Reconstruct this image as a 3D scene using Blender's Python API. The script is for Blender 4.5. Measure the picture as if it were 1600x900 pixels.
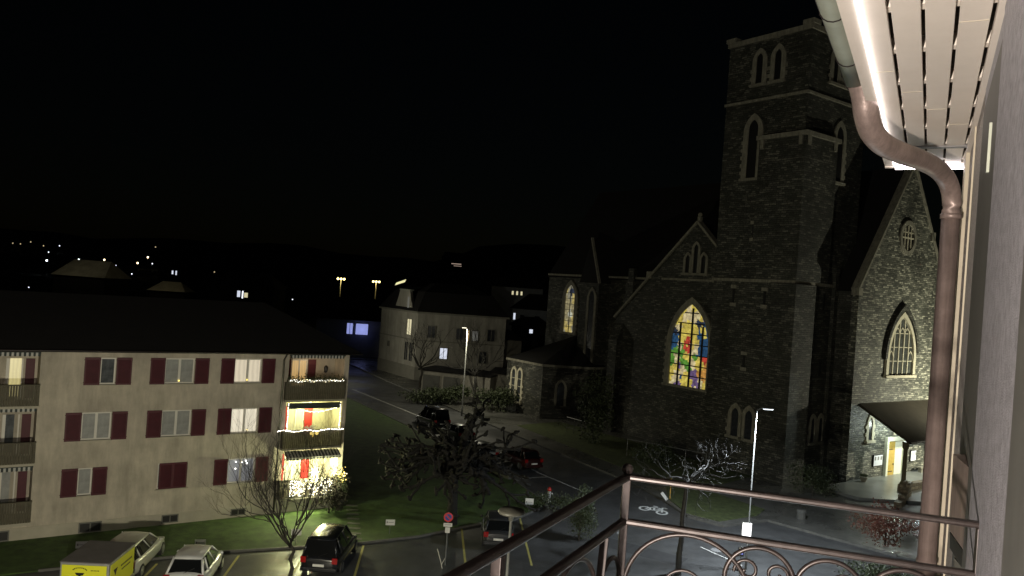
import bpy, math, random
from mathutils import Matrix, Vector
R = math.radians
random.seed(7)
for o in list(bpy.data.objects): bpy.data.objects.remove(o)
sc = bpy.context.scene; C = sc.collection

# ---------------------------------------------------------------- camera, sky, light
F = 1230.0; TH = math.atan(.0711); cT, sT = math.cos(TH), math.sin(TH); H = 14.0
cam = bpy.data.objects.new('camera', bpy.data.cameras.new('camera')); C.objects.link(cam); sc.camera = cam
cam.data.sensor_width = 36; cam.data.lens = F / 1600 * 36; cam.data.clip_start = .05; cam.data.clip_end = 9000
cam.matrix_world = Matrix(((cT, -sT, 0, 0), (0, 0, -1, 0), (sT, cT, 0, H), (0, 0, 0, 1)))
w = bpy.data.worlds.new('World'); sc.world = w; w.use_nodes = True
nt = w.node_tree; bg = nt.nodes['Background']
sky = nt.nodes.new('ShaderNodeTexSky'); sky.sky_type = 'NISHITA'; sky.sun_disc = False
sky.sun_elevation = R(8); sky.sun_rotation = R(200)
nt.links.new(sky.outputs[0], bg.inputs[0]); bg.inputs[1].default_value = .00026
moon = bpy.data.lights.new('moon', 'SUN'); moon.energy = .004; moon.angle = R(.5); moon.color = (.8, .88, 1)
mo = bpy.data.objects.new('moon', moon); C.objects.link(mo); mo.rotation_euler = (R(60), 0, R(-20))
vs = sc.view_settings; vs.view_transform = 'Standard'; vs.look = 'None'; vs.gamma = 1; vs.exposure = 0; vs.use_curve_mapping = False
cy = sc.cycles; cy.use_denoising = True; cy.max_bounces = 6; cy.diffuse_bounces = 3; cy.glossy_bounces = 3
cy.sample_clamp_indirect = 4; cy.caustics_reflective = False; cy.caustics_refractive = False

# lamp powers (watts) used by the lamp builders below
P_FACADE, P_GABLE, P_ROAD, P_CORNER, P_VILLA, P_LOT, P_PORCH = 9200, 6800, 22000, 6500, 2200, 0, 420
P_BALC, P_BACK = 3300, 2600

# ---------------------------------------------------------------- helpers
def tag(o, label=None, cat=None, group=None, kind=None):
    if label: o['label'] = label
    if cat: o['category'] = cat
    if group: o['group'] = group
    if kind: o['kind'] = kind
    return o
def thing(name, label, cat, loc=(0, 0, 0), rz=0, group=None):
    o = bpy.data.objects.new(name, None); C.objects.link(o); o.location = loc; o.rotation_euler = (0, 0, rz)
    o.empty_display_size = .2
    return tag(o, label, cat, group)
def copy_tree(o, parent=None, kids=None):
    if kids is None:
        kids = {}
        for x in bpy.data.objects:
            if x.parent: kids.setdefault(x.parent.name, []).append(x)
    c = o.copy(); C.objects.link(c); c.parent = parent
    for ch in kids.get(o.name, []): copy_tree(ch, c, kids)
    return c

class MB:
    def __init__(s): s.v = []; s.f = []; s.sm = False
    def add(s, vs, fs):
        n = len(s.v); s.v += [tuple(p) for p in vs]; s.f += [tuple(i + n for i in f) for f in fs]; return s
    def box(s, x0, x1, y0, y1, z0, z1):
        v = [(x, y, z) for x in (x0, x1) for y in (y0, y1) for z in (z0, z1)]
        return s.add(v, [(0, 1, 3, 2), (4, 6, 7, 5), (0, 4, 5, 1), (2, 3, 7, 6), (0, 2, 6, 4), (1, 5, 7, 3)])
    def prism(s, poly, z0, z1):                       # poly in xy
        n = len(poly); v = [(x, y, z0) for x, y in poly] + [(x, y, z1) for x, y in poly]
        return s.add(v, [tuple(range(n))[::-1], tuple(range(n, 2 * n))] + [(i, (i + 1) % n, (i + 1) % n + n, i + n) for i in range(n)])
    def slab(s, poly, y0, y1):                        # poly in xz, extruded along y
        n = len(poly); v = [(x, y0, z) for x, z in poly] + [(x, y1, z) for x, z in poly]
        return s.add(v, [tuple(range(n)), tuple(range(n, 2 * n))[::-1]] + [(i, i + n, (i + 1) % n + n, (i + 1) % n) for i in range(n)])
    def ring(s, outer, inner, y0, y1, closed=True):   # band between two outlines in xz
        n = len(outer); m = n if closed else n - 1
        v = [(x, y, z) for y in (y0, y1) for L in (outer, inner) for x, z in L]
        f = []
        for i in range(m):
            j = (i + 1) % n
            f += [(i, j, n + j, n + i), (2 * n + i, 3 * n + i, 3 * n + j, 2 * n + j), (i, 2 * n + i, 2 * n + j, j), (n + i, n + j, 3 * n + j, 3 * n + i)]
        if not closed: f += [(0, n, 3 * n, 2 * n), (n - 1, 3 * n - 1, 4 * n - 1, 2 * n - 1)]
        return s.add(v, f)
    def tube(s, pts, rad, n=6, cap=True):
        pts = [Vector(p) for p in pts]
        if not hasattr(rad, '__len__'): rad = [rad] * len(pts)
        rings = []; up = Vector((0, 0, 1))
        for i, p in enumerate(pts):
            d = (pts[min(i + 1, len(pts) - 1)] - pts[max(i - 1, 0)]).normalized()
            a = d.cross(up)
            if a.length < .05: a = d.cross(Vector((1, 0, 0)))
            if i and a.dot(pa) < 0: a = -a
            a.normalize(); b = d.cross(a); pa = a
            rings.append([p + rad[i] * (a * math.cos(2 * math.pi * k / n) + b * math.sin(2 * math.pi * k / n)) for k in range(n)])
        v = [q for r_ in rings for q in r_]; f = []
        for i in range(len(pts) - 1):
            for k in range(n): f.append((i * n + k, i * n + (k + 1) % n, (i + 1) * n + (k + 1) % n, (i + 1) * n + k))
        if cap: f += [tuple(range(n))[::-1], tuple(range((len(pts) - 1) * n, len(pts) * n))]
        return s.add(v, f)
    def lathe(s, prof, n=16, c=(0, 0, 0)):
        v = [(c[0] + r_ * math.cos(2 * math.pi * k / n), c[1] + r_ * math.sin(2 * math.pi * k / n), c[2] + z) for r_, z in prof for k in range(n)]
        f = [(i * n + k, i * n + (k + 1) % n, (i + 1) * n + (k + 1) % n, (i + 1) * n + k) for i in range(len(prof) - 1) for k in range(n)]
        f += [tuple(range(n))[::-1], tuple(range((len(prof) - 1) * n, len(prof) * n))]
        return s.add(v, f)
    def ball(s, c, r_, n=8):
        m = max(4, n // 2)
        return s.lathe([(r_ * math.sin(math.pi * (i + .02) / (m + .04)), -r_ * math.cos(math.pi * (i + .02) / (m + .04))) for i in range(m + 1)], n, c)
    def bar(s, a, b, wd, ht):                          # straight bar with rectangular section
        a, b = Vector(a), Vector(b); d = (b - a).normalized(); u = Vector((0, 0, 1))
        x = d.cross(u)
        if x.length < .01: x = Vector((1, 0, 0))
        x.normalize(); z = x.cross(d).normalized(); v = []
        for p in (a, b):
            for i, j in ((-1, -1), (1, -1), (1, 1), (-1, 1)): v.append(p + x * i * wd / 2 + z * j * ht / 2)
        return s.add(v, [(0, 1, 2, 3), (7, 6, 5, 4), (0, 4, 5, 1), (1, 5, 6, 2), (2, 6, 7, 3), (3, 7, 4, 0)])
    def build(s, name, mat, parent=None, loc=(0, 0, 0), rz=0, smooth=False, bevel=0, mats=None):
        me = bpy.data.meshes.new(name); me.from_pydata(s.v, [], s.f); me.validate(); me.update()
        o = bpy.data.objects.new(name, me); C.objects.link(o); me.materials.append(mat)
        for m_ in mats or []: me.materials.append(m_)
        if parent: o.parent = parent
        o.location = loc; o.rotation_euler = (0, 0, rz)
        import bmesh
        b = bmesh.new(); b.from_mesh(me); bmesh.ops.recalc_face_normals(b, faces=b.faces); b.to_mesh(me); b.free()
        if smooth:
            me.polygons.foreach_set('use_smooth', [True] * len(me.polygons))
        if bevel:
            bv = o.modifiers.new('bevel', 'BEVEL'); bv.width = bevel; bv.segments = 2; bv.limit_method = 'ANGLE'
        return o

# ---------------------------------------------------------------- materials
def mat(name, col, rough=.7, metal=0, emis=None, es=0, noise=None, bump=0, bscale=20, spec=.5, coat=0, obj=True):
    m = bpy.data.materials.new(name); m.use_nodes = True; t = m.node_tree; b = t.nodes['Principled BSDF']
    b.inputs['Base Color'].default_value = (*col, 1); b.inputs['Roughness'].default_value = rough
    b.inputs['Metallic'].default_value = metal; b.inputs['Specular IOR Level'].default_value = spec
    if coat: b.inputs['Coat Weight'].default_value = coat; b.inputs['Coat Roughness'].default_value = .04
    if emis: b.inputs['Emission Color'].default_value = (*emis, 1); b.inputs['Emission Strength'].default_value = es
    tc = t.nodes.new('ShaderNodeTexCoord')
    if noise:                                          # noise = (scale, lo, hi)
        n = t.nodes.new('ShaderNodeTexNoise'); n.inputs['Scale'].default_value = noise[0]; n.inputs['Detail'].default_value = 6
        n.inputs['Roughness'].default_value = .65
        t.links.new(tc.outputs['Object'], n.inputs['Vector'])
        r_ = t.nodes.new('ShaderNodeValToRGB'); r_.color_ramp.elements[0].position = .3; r_.color_ramp.elements[1].position = .72
        r_.color_ramp.elements[0].color = (*[c * noise[1] for c in col], 1); r_.color_ramp.elements[1].color = (*[min(1, c * noise[2]) for c in col], 1)
        t.links.new(n.outputs[0], r_.inputs[0]); t.links.new(r_.outputs[0], b.inputs['Base Color'])
    if bump:
        n2 = t.nodes.new('ShaderNodeTexNoise'); n2.inputs['Scale'].default_value = bscale; n2.inputs['Detail'].default_value = 5
        t.links.new(tc.outputs['Object'], n2.inputs['Vector'])
        bp = t.nodes.new('ShaderNodeBump'); bp.inputs['Strength'].default_value = min(1, bump); bp.inputs['Distance'].default_value = .02 if bump <= 1 else .02 * bump
        t.links.new(n2.outputs[0], bp.inputs['Height']); t.links.new(bp.outputs[0], b.inputs['Normal'])
    return m
def emit(name, col, s, sample=True):
    m = mat(name, (0, 0, 0), .5, emis=col, es=s)
    if not sample: m.cycles.emission_sampling = 'NONE'
    return m
def stone(name, lo, hi, bw=.75, rh=.24, glint=0, moss=0):
    m = bpy.data.materials.new(name); m.use_nodes = True; t = m.node_tree; N = t.nodes; L = t.links; b = N['Principled BSDF']
    tc = N.new('ShaderNodeTexCoord'); sp = N.new('ShaderNodeSeparateXYZ'); L.new(tc.outputs['Object'], sp.inputs[0])
    sn = N.new('ShaderNodeSeparateXYZ'); L.new(tc.outputs['Normal'], sn.inputs[0])
    ab = N.new('ShaderNodeMath'); ab.operation = 'ABSOLUTE'; L.new(sn.outputs[0], ab.inputs[0])
    gt = N.new('ShaderNodeMath'); gt.operation = 'GREATER_THAN'; gt.inputs[1].default_value = .7; L.new(ab.outputs[0], gt.inputs[0])
    mx = N.new('ShaderNodeMix'); L.new(gt.outputs[0], mx.inputs[0]); L.new(sp.outputs[0], mx.inputs[2]); L.new(sp.outputs[1], mx.inputs[3])
    cb = N.new('ShaderNodeCombineXYZ'); L.new(mx.outputs[0], cb.inputs[0]); L.new(sp.outputs[2], cb.inputs[1])
    nz = N.new('ShaderNodeTexNoise'); nz.inputs['Scale'].default_value = 1.6; nz.inputs['Detail'].default_value = 4; L.new(cb.outputs[0], nz.inputs['Vector'])
    sub = N.new('ShaderNodeVectorMath'); sub.operation = 'MULTIPLY_ADD'; L.new(nz.outputs['Color'], sub.inputs[0])
    sub.inputs[1].default_value = (.35, .16, 0); L.new(cb.outputs[0], sub.inputs[2])
    def brick(w_, h_, off):
        k = N.new('ShaderNodeTexBrick'); k.inputs['Scale'].default_value = 1; k.inputs['Brick Width'].default_value = w_
        k.inputs['Row Height'].default_value = h_; k.inputs['Mortar Size'].default_value = .022; k.inputs['Mortar Smooth'].default_value = .4
        k.inputs['Bias'].default_value = -.1; k.offset = off; k.squash = .6; k.squash_frequency = 3
        k.inputs['Color1'].default_value = (0, 0, 0, 1); k.inputs['Color2'].default_value = (1, 1, 1, 1); k.inputs['Mortar'].default_value = (.2, .2, .2, 1)
        L.new(sub.outputs[0], k.inputs['Vector']); return k
    k1 = brick(bw, rh, .45)
    rp = N.new('ShaderNodeValToRGB'); e = rp.color_ramp.elements; e[0].color = (*lo, 1); e[1].color = (*hi, 1); e[1].position = .97
    mid = rp.color_ramp.elements.new(.6); mid.color = (*[(a * .72 + c * .28) for a, c in zip(lo, hi)], 1)
    L.new(k1.outputs['Color'], rp.inputs[0])
    n3 = N.new('ShaderNodeTexNoise'); n3.inputs['Scale'].default_value = .35; n3.inputs['Detail'].default_value = 6; L.new(tc.outputs['Object'], n3.inputs['Vector'])
    r3 = N.new('ShaderNodeMapRange'); L.new(n3.outputs[0], r3.inputs[0]); r3.inputs[1].default_value = .3; r3.inputs[2].default_value = .7; r3.inputs[3].default_value = .55; r3.inputs[4].default_value = 1.25
    n4 = N.new('ShaderNodeTexNoise'); n4.inputs['Scale'].default_value = 9; n4.inputs['Detail'].default_value = 6; L.new(tc.outputs['Object'], n4.inputs['Vector'])
    r4 = N.new('ShaderNodeMapRange'); L.new(n4.outputs[0], r4.inputs[0]); r4.inputs[1].default_value = .3; r4.inputs[2].default_value = .7; r4.inputs[3].default_value = .6; r4.inputs[4].default_value = 1.4
    mm = N.new('ShaderNodeMath'); mm.operation = 'MULTIPLY'; L.new(r3.outputs[0], mm.inputs[0]); L.new(r4.outputs[0], mm.inputs[1])
    vm = N.new('ShaderNodeVectorMath'); vm.operation = 'SCALE'; L.new(rp.outputs[0], vm.inputs[0]); L.new(mm.outputs[0], vm.inputs['Scale'])
    inv = N.new('ShaderNodeMapRange'); L.new(k1.outputs['Fac'], inv.inputs[0]); inv.inputs[3].default_value = 1; inv.inputs[4].default_value = .45
    v2 = N.new('ShaderNodeVectorMath'); v2.operation = 'SCALE'; L.new(vm.outputs[0], v2.inputs[0]); L.new(inv.outputs[0], v2.inputs['Scale'])
    L.new(v2.outputs[0], b.inputs['Base Color']); b.inputs['Roughness'].default_value = .62
    hh = N.new('ShaderNodeMath'); hh.operation = 'MULTIPLY_ADD'; L.new(k1.outputs['Color'], hh.inputs[0]); hh.inputs[1].default_value = .5
    h2 = N.new('ShaderNodeMath'); h2.operation = 'SUBTRACT'; L.new(n4.outputs[0], h2.inputs[0]); L.new(k1.outputs['Fac'], h2.inputs[1]); L.new(h2.outputs[0], hh.inputs[2])
    bp = N.new('ShaderNodeBump'); bp.inputs['Strength'].default_value = .9; bp.inputs['Distance'].default_value = .06; L.new(hh.outputs[0], bp.inputs['Height']); L.new(bp.outputs[0], b.inputs['Normal'])
    return m

M = dict(
    earth=mat('earth', (.045, .05, .03), .9, noise=(.2, .6, 1.3)),
    hill=mat('hill', (.03, .035, .02), .95, noise=(.02, .6, 1.3)),
    asphalt=mat('asphalt', (.07, .072, .073), .34, noise=(.9, .7, 1.3), bump=.35, bscale=60),
    lawn=mat('lawn', (.048, .088, .018), .9, noise=(1.6, .5, 1.4), bump=1, bscale=30),
    verge=mat('verge', (.07, .09, .03), .9, noise=(2.5, .5, 1.5), bump=1, bscale=25),
    paving=mat('paving', (.11, .11, .1), .55, noise=(.8, .7, 1.3), bump=.3, bscale=30),
    kerb=mat('kerb', (.11, .11, .10), .7, noise=(3, .7, 1.2)),
    paint=mat('road_paint', (.7, .7, .66), .6, noise=(6, .7, 1.1)),
    ypaint=mat('yellow_paint', (.55, .5, .16), .6, noise=(6, .7, 1.1)),
    render=mat('render', (.58, .525, .43), .85, noise=(.5, .70, 1.08), bump=.4, bscale=50),
    plinth=mat('plinth', (.45, .42, .34), .85, noise=(.8, .8, 1.1), bump=.3, bscale=40),
    rooftile=mat('roof_tile', (.007, .006, .006), .95, noise=(1, .7, 1.3), bump=.6, bscale=12),
    darkmetal=mat('dark_metal', (.025, .02, .02), .5, .3),
    shutter=mat('shutter_red', (.075, .009, .018), .6, noise=(3, .8, 1.15)),
    white=mat('white_frame', (.72, .7, .64), .5),
    glass=mat('dark_glass', (.10, .11, .12), .12, noise=(2.2, .4, 1.6)),
    curtain=mat('curtain', (.3, .31, .3), .6, noise=(2.5, .7, 1.2), spec=.8),
    litroom=None, parapet=mat('parapet_boards', (.10, .09, .06), .75, noise=(4, .7, 1.2)),
    fabric=mat('awning_fabric', (.5, .5, .48), .9), fabricd=mat('awning_dark', (.05, .06, .06), .9),
    inner=mat('loggia_wall', (.62, .58, .46), .85), plant=mat('plant', (.04, .06, .025), .8, noise=(8, .5, 1.5)),
    galvl=mat('galvanised_pale', (.38, .39, .38), .45, .4, noise=(6, .8, 1.1)),
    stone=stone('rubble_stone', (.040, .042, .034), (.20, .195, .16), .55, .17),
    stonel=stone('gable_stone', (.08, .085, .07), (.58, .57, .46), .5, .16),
    sandstone=mat('sandstone', (.31, .295, .235), .8, noise=(3, .7, 1.15), bump=.4, bscale=15),
    sandwall=stone('sandstone_wall', (.2, .15, .09), (.45, .38, .26), .5, .25),
    leadglass=mat('leaded_glass', (.035, .038, .045), .2, noise=(3, .5, 1.6)),
    bark=mat('bark', (.04, .036, .028), .85, noise=(5, .6, 1.5), bump=.6, bscale=30),
    barkd=mat('bark_dark', (.012, .011, .009), .85, noise=(5, .6, 1.5), bump=.6, bscale=30),
    barkl=mat('bark_pale', (.035, .033, .029), .6, noise=(5, .6, 1.4), bump=.6, bscale=30),
    leaf=mat('leaf', (.05, .065, .03), .6, noise=(2, .6, 1.5)), leafr=mat('leaf_red', (.11, .035, .02), .6, noise=(2, .6, 1.5)),
    galv=mat('galvanised', (.20, .205, .20), .5, .3, noise=(6, .8, 1.1)),
    black=mat('black', (.012, .012, .012), .5), rubber=mat('rubber', (.02, .02, .02), .8),
    rim=mat('rim', (.4, .4, .42), .35, .9), carglass=mat('car_glass', (.008, .009, .01), .06, spec=.7),
    carwhite=mat('car_white', (.62, .63, .64), .3, coat=.8), carblack=mat('car_black', (.012, .013, .016), .25, coat=1),
    carred=mat('car_dark_red', (.03, .006, .006), .3, coat=.8), cargrey=mat('car_grey', (.035, .037, .04), .3, coat=.8), carsilver=mat('car_silver', (.3, .31, .32), .3, .5, coat=.6),
    taillight=mat('tail_light', (.35, .01, .01), .15, coat=1), lampglass=mat('lamp_glass', (.7, .7, .7), .1), plate=mat('number_plate', (.75, .75, .72), .5),
    tarp=mat('trailer_roof', (.13, .12, .125), .6, noise=(2, .8, 1.15)), yellow=mat('yellow_sign', (.72, .72, .03), .5),
    bronze=mat('rail_bronze', (.040, .031, .029), .36, .35, noise=(14, .7, 1.25)),
    copper=mat('copper_pipe', (.33, .26, .235), .38, .3, noise=(5, .72, 1.2), bump=.1, bscale=40),
    zinc=mat('zinc', (.42, .46, .38), .5, .2, noise=(5, .85, 1.1)),
    board=mat('soffit_board', (.80, .74, .66), .6, noise=(6, .95, 1.02)),
    stucco=mat('stucco', (.80, .75, .70), .85, noise=(70, .6, 1.15), bump=1, bscale=220),
    panel=mat('grey_panel', (.42, .415, .45), .6, noise=(26, .62, 1.2), bump=.3, bscale=160),
    dpanel=mat('dark_panel', (.14, .14, .125), .55, noise=(8, .85, 1.1)),
    cream=mat('cream_board', (.55, .5, .38), .6, noise=(5, .9, 1.05)), wood=mat('dark_gap', (.05, .035, .02), .8, noise=(40, .4, 2.5)),
    villa=mat('villa_render', (.42, .40, .34), .85, noise=(.5, .8, 1.1)), villab=mat('villa_base', (.24, .23, .19), .85, noise=(1, .8, 1.1)),
    palehouse=mat('pale_house', (.35, .37, .40), .85, noise=(1, .8, 1.1)), paleroof=mat('pale_roof', (.35, .33, .26), .8, noise=(.5, .7, 1.2)),
    door=mat('door_ochre', (.55, .38, .08), .55, noise=(5, .8, 1.1)), hydred=mat('hydrant_red', (.5, .03, .02), .4),
    signblue=mat('sign_blue', (.05, .08, .35), .4), signred=mat('sign_red', (.7, .05, .05), .4), grey=mat('grey_paint', (.25, .25, .25), .6),
)
def add_wet(m, lo, hi):
    t = m.node_tree; b = t.nodes['Principled BSDF']; tc = t.nodes.new('ShaderNodeTexCoord'); n = t.nodes.new('ShaderNodeTexNoise'); n.inputs['Scale'].default_value = .22; n.inputs['Detail'].default_value = 7; n.inputs['Roughness'].default_value = .6
    t.links.new(tc.outputs['Object'], n.inputs['Vector']); r_ = t.nodes.new('ShaderNodeMapRange'); r_.inputs[1].default_value = .42; r_.inputs[2].default_value = .6; r_.inputs[3].default_value = lo; r_.inputs[4].default_value = hi
    t.links.new(n.outputs[0], r_.inputs[0]); t.links.new(r_.outputs[0], b.inputs['Roughness'])
add_wet(M['asphalt'], .34, .6); add_wet(M['paving'], .2, .6)
def add_streaks(m, sx=1.4, sz=.12, lo=.78):
    t = m.node_tree; b = t.nodes['Principled BSDF']; src = b.inputs['Base Color'].links[0].from_socket; tc = t.nodes.new('ShaderNodeTexCoord'); mp = t.nodes.new('ShaderNodeMapping'); mp.inputs['Scale'].default_value = (sx, sx, sz)
    n = t.nodes.new('ShaderNodeTexNoise'); n.inputs['Scale'].default_value = 1.6; n.inputs['Detail'].default_value = 8; n.inputs['Roughness'].default_value = .7; t.links.new(tc.outputs['Object'], mp.inputs[0]); t.links.new(mp.outputs[0], n.inputs['Vector'])
    r_ = t.nodes.new('ShaderNodeMapRange'); r_.inputs[1].default_value = .35; r_.inputs[2].default_value = .62; r_.inputs[3].default_value = lo; r_.inputs[4].default_value = 1.04
    t.links.new(n.outputs[0], r_.inputs[0]); v = t.nodes.new('ShaderNodeVectorMath'); v.operation = 'SCALE'; t.links.new(src, v.inputs[0]); t.links.new(r_.outputs[0], v.inputs['Scale']); t.links.new(v.outputs[0], b.inputs['Base Color'])
add_streaks(M['render'], 1.1, .25, .74); add_streaks(M['villa'], .8, .1, .7); add_streaks(M['copper'], 18, .6, .75); add_streaks(M['bronze'], 12, 12, .6); add_streaks(M['sandstone'], 3, .5, .6)
def curtain_glow(name, col, s, sc_=6):
    m = bpy.data.materials.new(name); m.use_nodes = True; t = m.node_tree; b = t.nodes['Principled BSDF']
    tc = t.nodes.new('ShaderNodeTexCoord'); n = t.nodes.new('ShaderNodeTexWave'); n.inputs['Scale'].default_value = sc_; n.inputs['Distortion'].default_value = 3
    n.inputs['Detail'].default_value = 3
    n.bands_direction = 'X'; t.links.new(tc.outputs['Object'], n.inputs['Vector'])
    r_ = t.nodes.new('ShaderNodeValToRGB'); r_.color_ramp.elements[0].color = (*[c * .8 for c in col], 1); r_.color_ramp.elements[1].color = (*col, 1)
    t.links.new(n.outputs[1], r_.inputs[0]); t.links.new(r_.outputs[0], b.inputs['Emission Color']); b.inputs['Emission Strength'].default_value = s
    b.inputs['Base Color'].default_value = (.3, .3, .3, 1); b.inputs['Roughness'].default_value = .3
    return m
GL = dict(warm=curtain_glow('lit_curtain', (1, .86, .62), .62, 1.2), white=curtain_glow('lit_curtain_white', (1, .9, .68), .75, .8), yellow=curtain_glow('lit_yellow', (1, .85, .35), .5, 2), dim=curtain_glow('lit_dim', (.75, .8, 1), .12, 2),
          amber=curtain_glow('lit_amber', (1, .62, .22), .5, 2), blue=curtain_glow('lit_blue', (.40, .46, 1), .7, 2), cold=curtain_glow('lit_cold', (.8, .85, 1), .9, 3), villa=curtain_glow('lit_villa', (1, .9, .55), .7, 4), tiny=curtain_glow('lit_tiny', (.8, .8, .72), .10, 3))
BW = emit('bulb_warm', (1, .86, .5), 7, False); BC = emit('bulb_cold', (1, .97, .85), 8, False); BG = emit('bulb_gold', (1, .75, .15), 4, False)

def point(parent, loc, power, col, size=.15, kind='POINT', name='lamp_light', down=None):
    l = bpy.data.lights.new(name, kind); l.energy = power; l.color = col; l.shadow_soft_size = size
    o = bpy.data.objects.new(name, l); C.objects.link(o); o.parent = parent; o.location = loc
    if kind == 'SPOT': l.spot_size = R(down or 150); l.spot_blend = .6
    return o

# ---------------------------------------------------------------- ground, roads, hills
S_ = lambda name, mb, m, **k: tag(mb.build(name, m, **k), kind='structure')
S_('ground', MB().add([(-4000, -300, -.02), (4000, -300, -.02), (4000, 6000, -.02), (-4000, 6000, -.02)], [(0, 1, 2, 3)]), M['earth'])
road = [(-60, 5), (70, 5), (70, 18), (23.4, 45.7), (17.7, 51.3), (14.2, 49.3), (12.4, 50.9), (11.5, 54.5), (9.9, 59.2), (3.85, 70), (-12, 100), (-30, 135), (-45, 128), (-26, 100), (-17.3, 89.6), (-8.8, 75.3), (-4.5, 67.1), (0, 60.3), (2.9, 52.6), (3.1, 51), (1, 47.3), (-.9, 46.3), (-4.1, 43.2), (-7.5, 41.1), (-9.7, 40.2), (-13.3, 38.7), (-20, 34.8), (-60, 10)]
S_('road', MB().add([(x, y, 0) for x, y in road], [tuple(range(len(road)))]), M['asphalt'])
lawn = [(-60, 10), (-20, 34.8), (-13.3, 38.7), (-9.7, 40.2), (-7.5, 41.1), (-4.1, 43.2), (-.9, 46.3), (1, 47.3), (3.1, 51), (2.9, 52.6), (0, 60.3), (-4.5, 67.1), (-8.8, 75.3), (-17.3, 89.6), (-26, 100), (-45, 128), (-90, 128), (-90, 10)]
S_('lawn', MB().prism(lawn, -.01, .07), M['lawn'])
fore = [(70, 18), (23.4, 45.7), (17.7, 51.3), (14.2, 49.3), (12.4, 50.9), (11.5, 54.5), (9.9, 59.2), (3.85, 70), (-12, 100), (-30, 135), (60, 150), (110, 60)]
S_('church_forecourt', MB().prism(fore, -.01, .10), M['paving'])
S_('grass_verge', MB().prism([(12.4, 51.6), (14.2, 50.1), (17.3, 52.2), (18.3, 53.8), (15.8, 57.4), (12.6, 59.2), (11.9, 55)], .09, .15), M['verge'])
S_('churchyard_grass', MB().prism([(8.6, 66.5), (11.9, 60.4), (17.2, 60.5), (20.5, 64), (14, 74), (6, 84), (1.5, 80)], .09, .13), M['verge'])
def kerb(pts, name='kerb', h=.13, wd=.13):
    mb = MB()
    for a, b in zip(pts, pts[1:]): mb.bar((*a, h / 2), (*b, h / 2), wd, h)
    S_(name, mb, M['kerb'])
kerb(fore[1:10], h=.14); kerb(lawn[1:15], h=.11, wd=.1)
dirr = Vector((.508, -.861))
mk = MB()
def stripe(a, b, wd=.12, z=.006, mb=None):
    a, b = Vector(a), Vector(b); d = (b - a).normalized(); p = Vector((-d.y, d.x)) * wd / 2
    (mb or mk).add([(a + p).to_3d() + Vector((0, 0, z)), (b + p).to_3d() + Vector((0, 0, z)), (b - p).to_3d() + Vector((0, 0, z)), (a - p).to_3d() + Vector((0, 0, z))], [(0, 1, 2, 3)])
stripe((-19, 98.2), (-8.3, 81.4)); stripe((-8.3, 81.4), (-6.3, 77.8)); stripe((2.9, 60.6), (6, 55.7), .14); stripe((1.6, 58.1), (3.7, 59.3), .12)
stripe((1.6, 63), (3, 60.6), .12); stripe((11.8, 45), (13.4, 42.3), .09); stripe((14.5, 40.4), (16.2, 37.5), .09)
S_('road_marking', mk, M['paint'])
mk2 = MB()
for a, b in [((-12.4, 38.5), (-11.9, 33.6)), ((-9.4, 39.6), (-9.1, 34.5)), ((-6.8, 41.2), (-6.3, 35.8)), ((1.45, 48.6), (2.0, 40)), ((-15.6, 36.7), (-15.1, 32)), ((-1.9, 45.2), (-1.3, 39))]: stripe(a, b, .11, .006, mk2)
S_('parking_bay_marking', mk2, M['ypaint'])
# bicycle pictogram on the carriageway
bk = MB(); bc = Vector((10.35, 52.0)); bx = Vector((.80, -.60)); by = Vector((.50, .86))
def bp_(u, v, z=.006): q = bc + bx * u + by * v; return (q.x, q.y, z)
for cx in (-.62, .62):
    n = 20; v = [bp_(cx + r_ * math.cos(2 * math.pi * k / n), 1.3 * r_ * math.sin(2 * math.pi * k / n)) for r_ in (.42, .27) for k in range(n)]
    bk.add(v, [(k, (k + 1) % n, n + (k + 1) % n, n + k) for k in range(n)])
for (a, b) in [((-.62, 0), (-.2, .8)), ((-.2, .8), (.35, .8)), ((.35, .8), (.62, 0)), ((-.62, 0), (.02, 0)), ((.02, 0), (.35, .8)), ((-.2, .8), (.02, 0)), ((-.4, 1), (-.05, 1)), ((.35, .8), (.28, 1.15)), ((.28, 1.15), (.62, 1.15))]:
    p, q = Vector(bp_(*a)), Vector(bp_(*b)); d = (q - p).normalized(); s = Vector((-d.y, d.x, 0)) * .07; bk.add([p + s + Vector((0, 0, .002)), q + s + Vector((0, 0, .002)), q - s + Vector((0, 0, .002)), p - s + Vector((0, 0, .002))], [(0, 1, 2, 3)])
S_('bicycle_marking', bk, mat('marking_paint', (.8, .82, .8), .6))
for k_, (mx_, my_) in enumerate(((7.5, 46.5), (12.6, 44.6), (1.2, 57.5))):
    n = 20; mh = MB().add([(mx_ + .33 * math.cos(2 * math.pi * q / n), my_ + .33 * math.sin(2 * math.pi * q / n), .008) for q in range(n)], [tuple(range(n))]); tag(mh.build('manhole_cover', M['grey']), ['round metal manhole cover in the road between the bush and bicycle marking', 'round metal manhole cover near the foot of the tall lamp post', 'round metal manhole cover behind the red car by the parking line'][k_], 'manhole cover')
S_('asphalt_patch', MB().add([(5.6, 44.2, .004), (9.8, 41.5, .004), (10.6, 42.8, .004), (6.4, 45.6, .004)], [(0, 1, 2, 3)]), mat('asphalt_patch', (.045, .046, .047), .55, noise=(3, .7, 1.3), bump=.4, bscale=60))
pj = MB()
for i in range(8): pj.box(-8.8 + i * .2 - .35, -8.8 + i * .2 + .35, 48.0 - i * .86 - .14, 48.0 - i * .86 + .14, .06, .085)
S_('stepping_stone_path', pj, M['kerb'])
def hz(x, y): return max(0, (y - 250) * .05) * (1 + .10 * math.sin(x * .011) + .06 * math.sin(x * .031 + y * .01)) + (max(0, y - 800) * .06 if x > -100 else 0)
hb = MB(); nx, ny = 60, 30
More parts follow.
